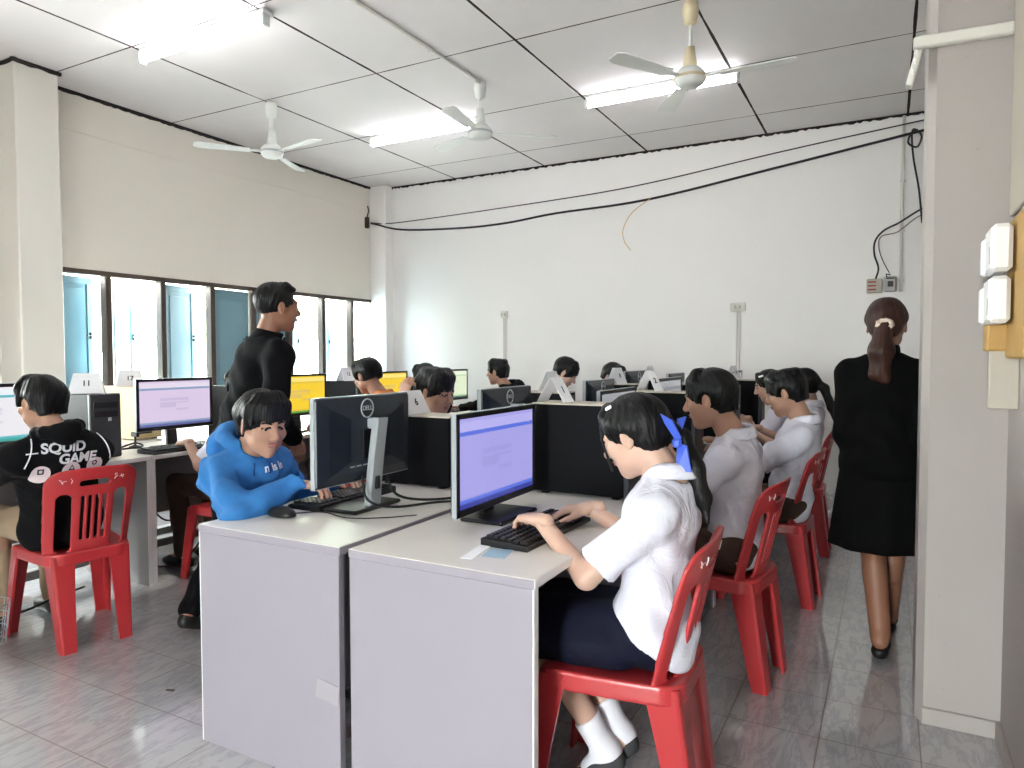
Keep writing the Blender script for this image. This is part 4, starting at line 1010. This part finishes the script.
# under the window-side desks
t=thing('cardboard_box','pinkish box on the floor under the window-side desk','box',(-4.08,3.35,0)); MB().box((0,0,.15),(.2,.3,.3),.004).build('box_body',M['pinkbox'],t); MB().box((0,0,.302),(.204,.05,.003)).build('box_tape',M['conduit'],t)
for i,(p,l) in enumerate((([(-4.0,2.7,.45),(-3.95,2.8,.3),(-3.9,3.0,.34),(-3.93,3.15,.45)],'looping black cable hanging under the window-side desk'),([(-4.05,2.7,.02),(-3.9,2.85,.03),(-3.95,3.1,.18),(-4.0,3.2,.4)],'black cable lying on the floor under the window-side desk'),
    ([(-4.0,1.75,.14),(-3.85,1.7,.05),(-3.75,1.85,.06),(-3.7,2.0,.1),(-3.8,2.2,.08)],'black cable on the floor under the lettered jacket boy desk'),([(-4.1,1.6,.5),(-3.95,1.7,.3),(-3.86,1.8,.03),(-3.7,1.75,.01),(-3.6,1.6,.01)],'black cable drooping behind the red chair at the left'))):
    cable('floor_cable',p,.006,M['cable'],l)
t=thing('wire_basket','small grey wire basket on the floor behind the left chair','basket',(-3.62,1.60,0))
m=MB()
for z in(.01,.07,.13,.19): m.tube([(.10*math.cos(a)*(1+z),.12*math.sin(a)*(1+z),z) for a in [2*math.pi*i/20 for i in range(21)]],.0025,5)
m.build('basket_ring',M['silver'],t,True); m=MB()
for i in range(18): a=2*math.pi*i/18; m.tube([(.10*math.cos(a),.12*math.sin(a),.01),(.12*math.cos(a),.143*math.sin(a),.19)],.0022,5)
m.build('basket_wire',M['silver'],t,True)
m=MB(); m.box((-2.48,1.76,.0015),(.035,.012,.003),.001,rz(20)); tag(m.build('litter_scrap',M['mull']),'tiny brown scrap lying on the tiles near the left chair','litter')

# ------------------------------------------------------------------ the people
def seated(label, H, N, P, f, hf, wr, hd, hair, outfit, skin='skin', far=True, **k):
    return person(label,f,P,N,H,hf,wr,hd,outfit=outfit,hair=hair,skin=skin,res=k.pop('res',.011 if far else .008),hres=k.pop('hres',.0042 if far else .003),handres=k.pop('handres',.0045 if far else .0032),pf=.045,**k)
WH=dict(top='white',sleeve=.86,hem=-.06,low='brown',collar='shirt')
# girl with the blue ribbon
g=person('girl in white blouse and navy skirt with a blue ribbon in her ponytail, typing',(-1,.02,0),(-.595,1.96,.53),(-.55,1.985,.965),(-.655,1.985,1.085),(-1,.10,-.42),
   [(-.925,1.905,.82),(-.875,2.18,.81)],[((-1,.55,-.06),(.0,0,1),34),((-1,-.42,-.08),(0,0,1),34)],
   knees=[(-.96,1.90,.50),(-.96,2.07,.50)],ankles=[(-.745,1.985,.125),(-.72,2.05,.15)],toes=[A(-.75,.05,-.62),A(-.7,.15,-.66)],
   outfit=dict(top='white',sleeve=.80,hem=.0,lower='skirt_seated',low='navy',socks=True,shoes='shoe_g',collar='shirt',topname='blouse',off=.013,fold=.005,long=True,tilt=.75),
   hair='locks',skin='skin2',res=.006,hres=.0024,handres=.0024,sh=.150,hsc=1.0,girth=.93,poles=[(.1,-.35,-1),(.2,.5,-1)],
   tail=[((-.560,1.985,1.115),(-.515,1.995,1.085),.026,.022),((-.515,1.995,1.085),(-.480,1.985,1.00),.022,.027),((-.480,1.985,1.00),(-.452,1.975,.92),.027,.021),((-.452,1.975,.92),(-.436,1.965,.855),.021,.005)])
t=g['t']; b0=g['base']
def sheet3(pts,th,n):
    P=[A(*p) for p in pts]; nn=nrm(np.cross(P[1]-P[0],P[2]-P[0]))*th; m=MB(); k=len(P); m.add([p+nn-b0 for p in P]+[p-nn-b0 for p in P],[tuple(range(k)),tuple(range(2*k-1,k-1,-1))]+[(i,k+i,k+(i+1)%k,(i+1)%k) for i in range(k)]); return m
K=A(-.520,1.955,1.075)
m=MB(); 
for pts in ([K,K+A(-.055,-.012,.085),K+A(-.012,-.016,.064),K+A(.012,-.006,.015)],[K,K+A(.030,-.014,-.005),K+A(.044,-.020,-.078),K+A(.002,-.022,-.076)],[K,K+A(.010,.05,.07),K+A(-.02,.07,.06)],[K+A(.01,.05,0),K+A(.03,.085,-.02),K+A(.015,.085,-.08),K+A(0,.06,-.06)]):
    q=sheet3(pts,.0022,None); m.add(q.v,q.f)
m.box(K-b0+A(.0,-.008,.0),(.026,.02,.026),.006); m.build('hair_ribbon',M['ribbon'],t)
m=MB(); h=g['h']; m.box(h.p(-.062,.02,.098)-b0,(.03,.006,.010),.002,h.R@rz(60)@rx(20)); m.build('hair_clip',M['paper'],t)
# the two white-shirted boys
WB=dict(WH,off=.014,fold=.005)
seated('boy in a white shirt sitting right behind the girl with the ribbon',(-.64,2.90,1.14),(-.545,2.95,.985),(-.50,3.00,.53),(-1,.08,0),(-1,.06,-.16),[(-.86,3.06,.80),(-.80,2.85,.93)][::-1] and [(-.80,2.84,.93),(-.88,3.10,.80)],[((-.7,.35,.6),(.3,-.7,.5),40),((-1,-.1,-.1),(0,0,1),30)],'fringe',WB,'skin',False,hsc=1.0,res=.007,girth=1.0)
seated('boy in a white shirt, second along behind the girl, looking down to the left',(-.475,3.94,1.12),(-.385,3.955,.97),(-.42,4.02,.53),(-1,.02,0),(-1,.06,-.30),[(-.80,3.84,.86),(-.80,4.10,.82)],[((-1,.3,.1),(0,0,1),35),((-1,-.2,-.1),(0,0,1),30)],'wavy',dict(WB),'skin',False,res=.008)
gb=seated('girl in white with a long ponytail next to the chair with pink tape',(-.52,5.18,1.11),(-.46,5.17,.965),(-.48,5.14,.53),(-1,0,0),(-1,.15,-.25),[(-.84,5.02,.80),(-.84,5.28,.80)],[((-1,0,0),(0,0,1),30)]*2,'pulled',dict(WB,lower='skirt_seated',low='navy'),'skin2',sh=.150,
   tail=[((-.43,5.17,1.14),(-.38,5.15,1.10),.03,.028),((-.38,5.15,1.10),(-.33,5.12,.97),.028,.026),((-.33,5.12,.97),(-.30,5.10,.86),.026,.006)])
ga=seated('girl with a white hair clip leaning forward beyond the second white-shirted boy',(-.81,5.66,1.09),(-.70,5.72,.965),(-.66,5.80,.53),(-1,0,0),(-1,-.25,-.35),[(-1.0,5.48,.86),(-1.0,5.80,.82)],[((-1,.1,.2),(0,0,1),35),((-1,0,0),(0,0,1),30)],'pulled',dict(WB,lower='skirt_seated',low='navy'),'skin2',sh=.150)
h=ga['h']; m=MB(); m.box(h.p(-.066,.035,.088)-ga['base'],(.04,.008,.014),.003,h.R@rz(60)); m.build('hair_clip',M['paper'],ga['t'])
# middle row
hb=seated('boy in a bright blue hoodie typing at the end of the middle row',(-2.115,1.915,1.06),(-2.245,1.955,.945),(-2.33,1.98,.53),(1,-.05,0),(.93,-.26,-.20),[(-2.06,2.26,.82),(-1.98,1.94,.835)],[((1,.0,-.1),(0,0,1),30),((.75,.65,-.1),(0,0,1),30)],'fringe',
   dict(top='blue',sleeve=2,hem=-.08,collar='hood',low='black',topname='hoodie',off=.020,fold=.011,shoes='shoe'),'skin',False,res=.007,hres=.0017,handres=.0028,sh=.160,hsc=1.03,girth=.94,poles=[(-.5,.5,-1),(-.25,-1,-.35)])
bv=BVHTree.FromObject(hb['top'],bpy.context.evaluated_depsgraph_get())
def project(o, bv, d, off, start=1.0):
    me=o.data; d=Vector(d)
    for v in me.vertices:
        r=bv.ray_cast(v.co-d*start,d)
        if r[0] is not None and r[3]<start+.5: v.co=r[0]-d*off
        else:
            q=bv.find_nearest(v.co); v.co=q[0]+q[1]*off
for s_ in(-1,1):
    pts=[]
    for i in range(4):
        q=Vector(A(-1.9,1.915+s_*(.030-.001*i),.945-.016*i)-hb['base']); r_=bv.ray_cast(q,Vector((-1,.05,-.15)))
        if r_[0] is not None: pts.append(A(*r_[0])+A(.003,0,0))
    if len(pts)>3: MB().tube(pts,.0032,6).build('drawstring',M['blue_in'],hb['top'],True)
o=text_obj('chest_lettering','n is in',.045,M['paper'],hb['top'],frame_mx(A(-2.08,1.985,.89)-hb['base'],(-.05,-1,0) if 0 else (-.05,1,.05),(.0,0,1)),.0002,bold=.0015)
project(o,bv,(-1,.05,-.1),.002,.03)
b8=seated('boy with messy black hair and one hand raised to his head, behind card 6',(-2.01,2.93,1.135),(-2.13,2.98,.985),(-2.36,3.08,.53),(1,0,0),(.95,-.10,-.20),[(-2.0,3.22,.80),(-2.115,2.80,1.10)],[((1,0,0),(0,0,1),30),((.05,.22,.97),(-.2,-.9,.2),50)],'wavy',dict(WH,top='white',sleeve=.86),'skin',False,poles=[(-.3,.5,-1),(.9,-.3,-.9)],hres=.003)
seated('student with a black bowl haircut bent over in the middle distance',(-2.40,5.42,1.175),(-2.48,5.32,1.02),(-2.52,5.2,.53),(1,0,0),(.8,.25,-.55),[(-2.0,5.05,.80),(-2.0,5.3,.80)],[((1,0,0),(0,0,1),30)]*2,'bowl',dict(WH,top='black'),'skin2')
seated('student with black hair leaning low at the far end of the middle row',(-2.17,5.95,1.13),(-2.27,6.05,.99),(-2.45,6.15,.53),(1,0,0),(.8,-.3,-.55),[(-2.0,6.0,.80),(-2.0,6.25,.80)],[((1,0,0),(0,0,1),30)]*2,'fringe',dict(WH),'skin2')
# window-side row
sq=seated('boy in a black jacket with white lettering across the back on the left chair',(-3.36,1.775,1.11),(-3.29,1.80,.955),(-3.38,1.88,.53),(-1,.10,0),(-1,-.12,-.12),[(-3.78,1.62,.80),(-3.74,2.05,.80)],[((-1,0,0),(0,0,1),30)]*2,'fringe',
   dict(top='jacket',sleeve=2,hem=-.06,collar='hood',hoodsize=.5,low='khaki',topname='jacket',off=.026,fold=.004),'skin',False,res=.008,sh=.178,girth=1.0,poles=[(.1,-.6,-1),(.1,.6,-1)])
bv=BVHTree.FromObject(sq['top'],bpy.context.evaluated_depsgraph_get()); B=sq['base']; rt=nrm(A(.10,1,0)); dd=(-1,.1,0)
def onback(name,o): project(o,bv,dd,.0025); return o
c0=A(-3.0,1.795,.895)-B
onback('l',text_obj('back_lettering','SQUID',.060,M['paper'],sq['top'],frame_mx(c0+UP*.022-rt*.03,rt,UP),.0002,bold=.0022,shear=.1))
onback('l',text_obj('back_lettering','GAME',.060,M['paper'],sq['top'],frame_mx(c0-UP*.030+rt*.025,rt,UP),.0002,bold=.0022,shear=.1))
mm=MB(); mm.box((-.155,.008,0),(.05,.006,.0004)); mm.box((.15,-.045,0),(.06,.006,.0004)); o=mm.build('lettering_stroke',M['paper'],sq['top']); o.data.transform(frame_mx(c0,rt,UP)); onback('s',o)
M['badge']=mat('pale_pink_print',(222,206,210),.7)
for i,(u,sy) in enumerate(((-.115,'s'),(.0,'t'),(.105,'c'))):
    cc=c0+rt*u-UP*(.090-.008*i)
    mb=MB(); n=28; R_=.038
    for ring in range(6):
        pass
    vs=[(0,0,0)]+[(R_*k/4*math.cos(2*math.pi*a/n),R_*k/4*math.sin(2*math.pi*a/n),0) for k in(1,2,3,4) for a in range(n)]
    fs=[(0,1+a,1+(a+1)%n) for a in range(n)]+[(1+k*n+a,1+(k+1)*n+a,1+(k+1)*n+(a+1)%n,1+k*n+(a+1)%n) for k in range(3) for a in range(n)]
    mb.add(vs,fs); o=mb.build('back_badge',M['badge'],sq['top']); o.data.transform(frame_mx(cc,rt,UP)); onback('b',o)
    mb=MB(); r=.012
    shp={'s':[(-r,-r),(r,-r),(r,r),(-r,r)],'t':[(-r*1.2,-r),(r*1.2,-r),(0,r*1.2)],'c':[(r*math.cos(a*.5236),r*math.sin(a*.5236)) for a in range(12)]}[sy]
    k=len(shp); mb.add([(x,y+.012,0) for x,y in shp]+[(x*.5,y*.5+.012,0) for x,y in shp],[(i_,(i_+1)%k,k+(i_+1)%k,k+i_) for i_ in range(k)])
    o2=mb.build('badge_symbol',M['ink'],sq['top']); o2.data.transform(frame_mx(cc,rt,UP)); project(o2,bv,dd,.004)
for s_ in(-1,1):
    pts=[]
    for i in range(9):
        q=c0+rt*s_*(.135+.045*i/8)+UP*(.085-.14*i/8); r_=bv.ray_cast(Vector(q)-Vector(dd),Vector(dd)); 
        if r_[0] is not None and abs(r_[3]-1)<.45: pts.append(A(*r_[0])-A(*dd)*.002)
    if len(pts)>3: MB().tube(pts,.003,6).build('piping',M['paper'],sq['top'],True)
seated('student in a white shirt and brown trousers half hidden behind the standing man',(-3.52,3.03,1.12),(-3.43,3.02,.97),(-3.46,2.98,.53),(-1,0,0),(-1,.05,-.25),[(-3.73,2.80,.80),(-3.72,3.06,.80)],[((-1,.2,-.1),(0,0,1),30),((-1,0,0),(0,0,1),30)],'fringe',dict(WH),'skin',False)
seated('boy in an orange top with his back half turned beyond the standing man',(-3.28,3.92,1.175),(-3.16,3.95,1.03),(-3.26,3.98,.53),(-1,0,0),(-1,.05,-.35),[(-3.74,3.85,.80),(-3.74,4.1,.80)],[((-1,0,0),(0,0,1),30)]*2,'bowl',dict(WH,top='orange',sleeve=2),'skin')
seated('student in black just visible behind the boy resting his head',(-3.46,4.88,1.13),(-3.38,4.92,.98),(-3.40,5.0,.53),(-1,0,0),(-1,0,-.3),[(-3.74,4.85,.80),(-3.74,5.1,.80)],[((-1,0,0),(0,0,1),30)]*2,'fringe',dict(WH,top='black',sleeve=2),'skin')
seated('boy in a black hooded jacket in profile near the back wall',(-3.26,5.78,1.165),(-3.15,5.80,1.01),(-3.28,5.95,.53),(-1,0,0),(-1,-.05,-.05),[(-3.74,5.75,.80),(-3.74,6.0,.80)],[((-1,0,0),(0,0,1),30)]*2,'wavy',dict(WH,top='jacket',sleeve=2,collar='hood'),'skin')
# standing man
mn=person('man in a black shirt standing among the desks with his back to the camera',(.30,.95,0),(-2.79,2.36,.86),(-2.665,2.435,1.40),(-2.615,2.47,1.555),(.42,.90,-.02),
   [(-2.78,2.60,.90),(-2.55,2.50,.92)],[((-.2,.5,-.5),(-.8,.1,.3),35),((.1,.25,-1),(.8,-.2,.2),35)],
   knees=[(-2.85,2.34,.47),(-2.70,2.50,.47)],ankles=[(-2.90,2.17,.12),(-2.66,2.56,.10)],toes=[A(-.2,.7,-.32),A(-.2,.98,0)],
   outfit=dict(top='black',sleeve=2,hem=-.04,collar='stand',low='black',shoes='shoe',off=.022,fold=.004),hair='man',skin='skin3',res=.009,hres=.003,sh=.165,girth=1.0,poles=[(0,-.4,-.6),(.3,-.9,-.3)],root=(-2.78,2.37,0))
# standing woman
wo=person('woman in a black suit and skirt walking away beside the pillar',(.04,1,0),(-.02,3.52,.83),(-.02,3.55,1.315),(-.012,3.585,1.455),(.12,1,-.12),
   [(-.10,3.74,.93),(.12,3.74,.93)],[((.5,.7,.1),(0,-.2,1),35),((-.5,.7,.1),(0,-.2,1),35)],
   knees=[(-.05,3.58,.45),(.035,3.70,.46)],ankles=[(-.012,3.44,.10),(.02,3.80,.09)],toes=[A(.05,1,-.10),A(.05,1,0)],
   outfit=dict(top='suit',sleeve=2,hem=-.13,collar='stand',lower='none',topname='suit_jacket',off=.02,fold=.0025,hairm='hairb',skirt_top=True),hair='pulled',skin='skin3',lg=1.25,res=.008,hres=.003,sh=.152,girth=.88,
   poles=[(-.05,-.3,-1),(.05,-.3,-1)],root=(-.01,3.52,0),
   tail=[((-.015,3.49,1.47),(-.02,3.455,1.44),.026,.028),((-.02,3.455,1.44),(-.03,3.435,1.34),.034,.052),((-.03,3.435,1.34),(-.045,3.44,1.24),.046,.034),((-.03,3.435,1.34),(-.012,3.44,1.215),.040,.022)])
t=wo['t']; B=wo['base']
rings=[]; n=64
for i in range(11):
    s=i/10; z=.93-.46*s; a=.150+.055*s**.8; b=.115+.045*s; cx=-.02-.012*s; cy=3.525+.02*s
    rings.append([A(cx+(a+.006*s*math.cos(9*q))*math.cos(q),cy+(b+.006*s*math.cos(9*q))*math.sin(q),z+.012*s*math.sin(q)) -B for q in [2*math.pi*k/n for k in range(n)]])
for i in range(10,0,-1):
    s=i/10; rings.append([p*A(1,1,1)+(A(-.02-.012*s,3.525+.02*s,p[2])-B*A(1,1,0)-p)*A(.035,.035,0) for p in rings[i]])
m=MB(); m.loft(rings,cap=False); m.f=[q[::-1] for q in m.f]; m.build('skirt',M['suit'],t,True)
for i in(0,1):
    a=wo['ankles'][i]; tf=nrm(A(.05,1,0)); s0=Fr(A(a[0],a[1],.0),tf)
    field('shoe',[s0.ell((0,-.025,.035),(.033,.045,.035),k=.02),s0.ell((0,.09,.025),(.038,.075,.026),k=.03),s0.cone((0,-.02,.02),(0,.08,.018),.024,.024,k=.02),plane((0,0,.002),-UP),plane(s0.p(0,0,.045),UP)],.005,[M['shoe']],t,B)
m=MB(); K=A(-.018,3.462,1.455)-B
for q in range(9):
    a=2*math.pi*q/9; 
prs=[ell(K+B+A(.026*math.cos(2*math.pi*q/9),-.026,.016*math.sin(2*math.pi*q/9)),(.012,.014,.011),k=.006) for q in range(9)]
field('hair_scrunchie',prs,.004,[M['scrunch']],t,B,noise=lambda X,Y,Z:.002*np.sin(X*260)*np.sin(Z*240))

# ------------------------------------------------------------------ light
w=bpy.data.worlds.new('world'); S.world=w; w.use_nodes=True; nt=w.node_tree; bg=nt.nodes['Background']
tc=nt.nodes.new('ShaderNodeTexCoord'); sp=nt.nodes.new('ShaderNodeSeparateXYZ'); nt.links.new(tc.outputs['Generated'],sp.inputs[0])
cr=nt.nodes.new('ShaderNodeValToRGB'); e=cr.color_ramp.elements; e[0].position=.48; e[0].color=(.80,.86,.84,1); e[1].position=.75; e[1].color=(.82,.91,1,1)
nt.links.new(sp.outputs[2],cr.inputs[0]); nt.links.new(cr.outputs[0],bg.inputs[0]); bg.inputs[1].default_value=8.0
sl=bpy.data.lights.new('sun','SUN'); sl.energy=5; sl.angle=.02; sl.color=(1,.96,.9); so=bpy.data.objects.new('sun',sl); COL.objects.link(so); so.rotation_euler=(0,math.radians(40),0)
def portal(name,loc,rot,sx,sy):
    l=bpy.data.lights.new(name,'AREA'); l.shape='RECTANGLE'; l.size=sx; l.size_y=sy; l.cycles.is_portal=True; o=bpy.data.objects.new(name,l); COL.objects.link(o); o.location=loc; o.rotation_euler=rot
portal('window_daylight',(XL-.16,5.28,1.5),(0,math.radians(-90),0),1.1,4.06); portal('window_daylight',(XL-.16,1.35,1.5),(0,math.radians(-90),0),1.1,1.3)
portal('added_door_daylight',(-.5,YF-.16,1.02),(math.radians(90),0,0),.7,2.05)
boxes('sky_blocker',M['wb'],[(-3,2,YF-2.6,YF-.15,2.75,2.9)])   # unseen slab added outside the doorway to hold back sky light
vs=S.view_settings; vs.view_transform='Standard'; vs.look='None'; vs.exposure=3.48; vs.gamma=1; vs.use_curve_mapping=False
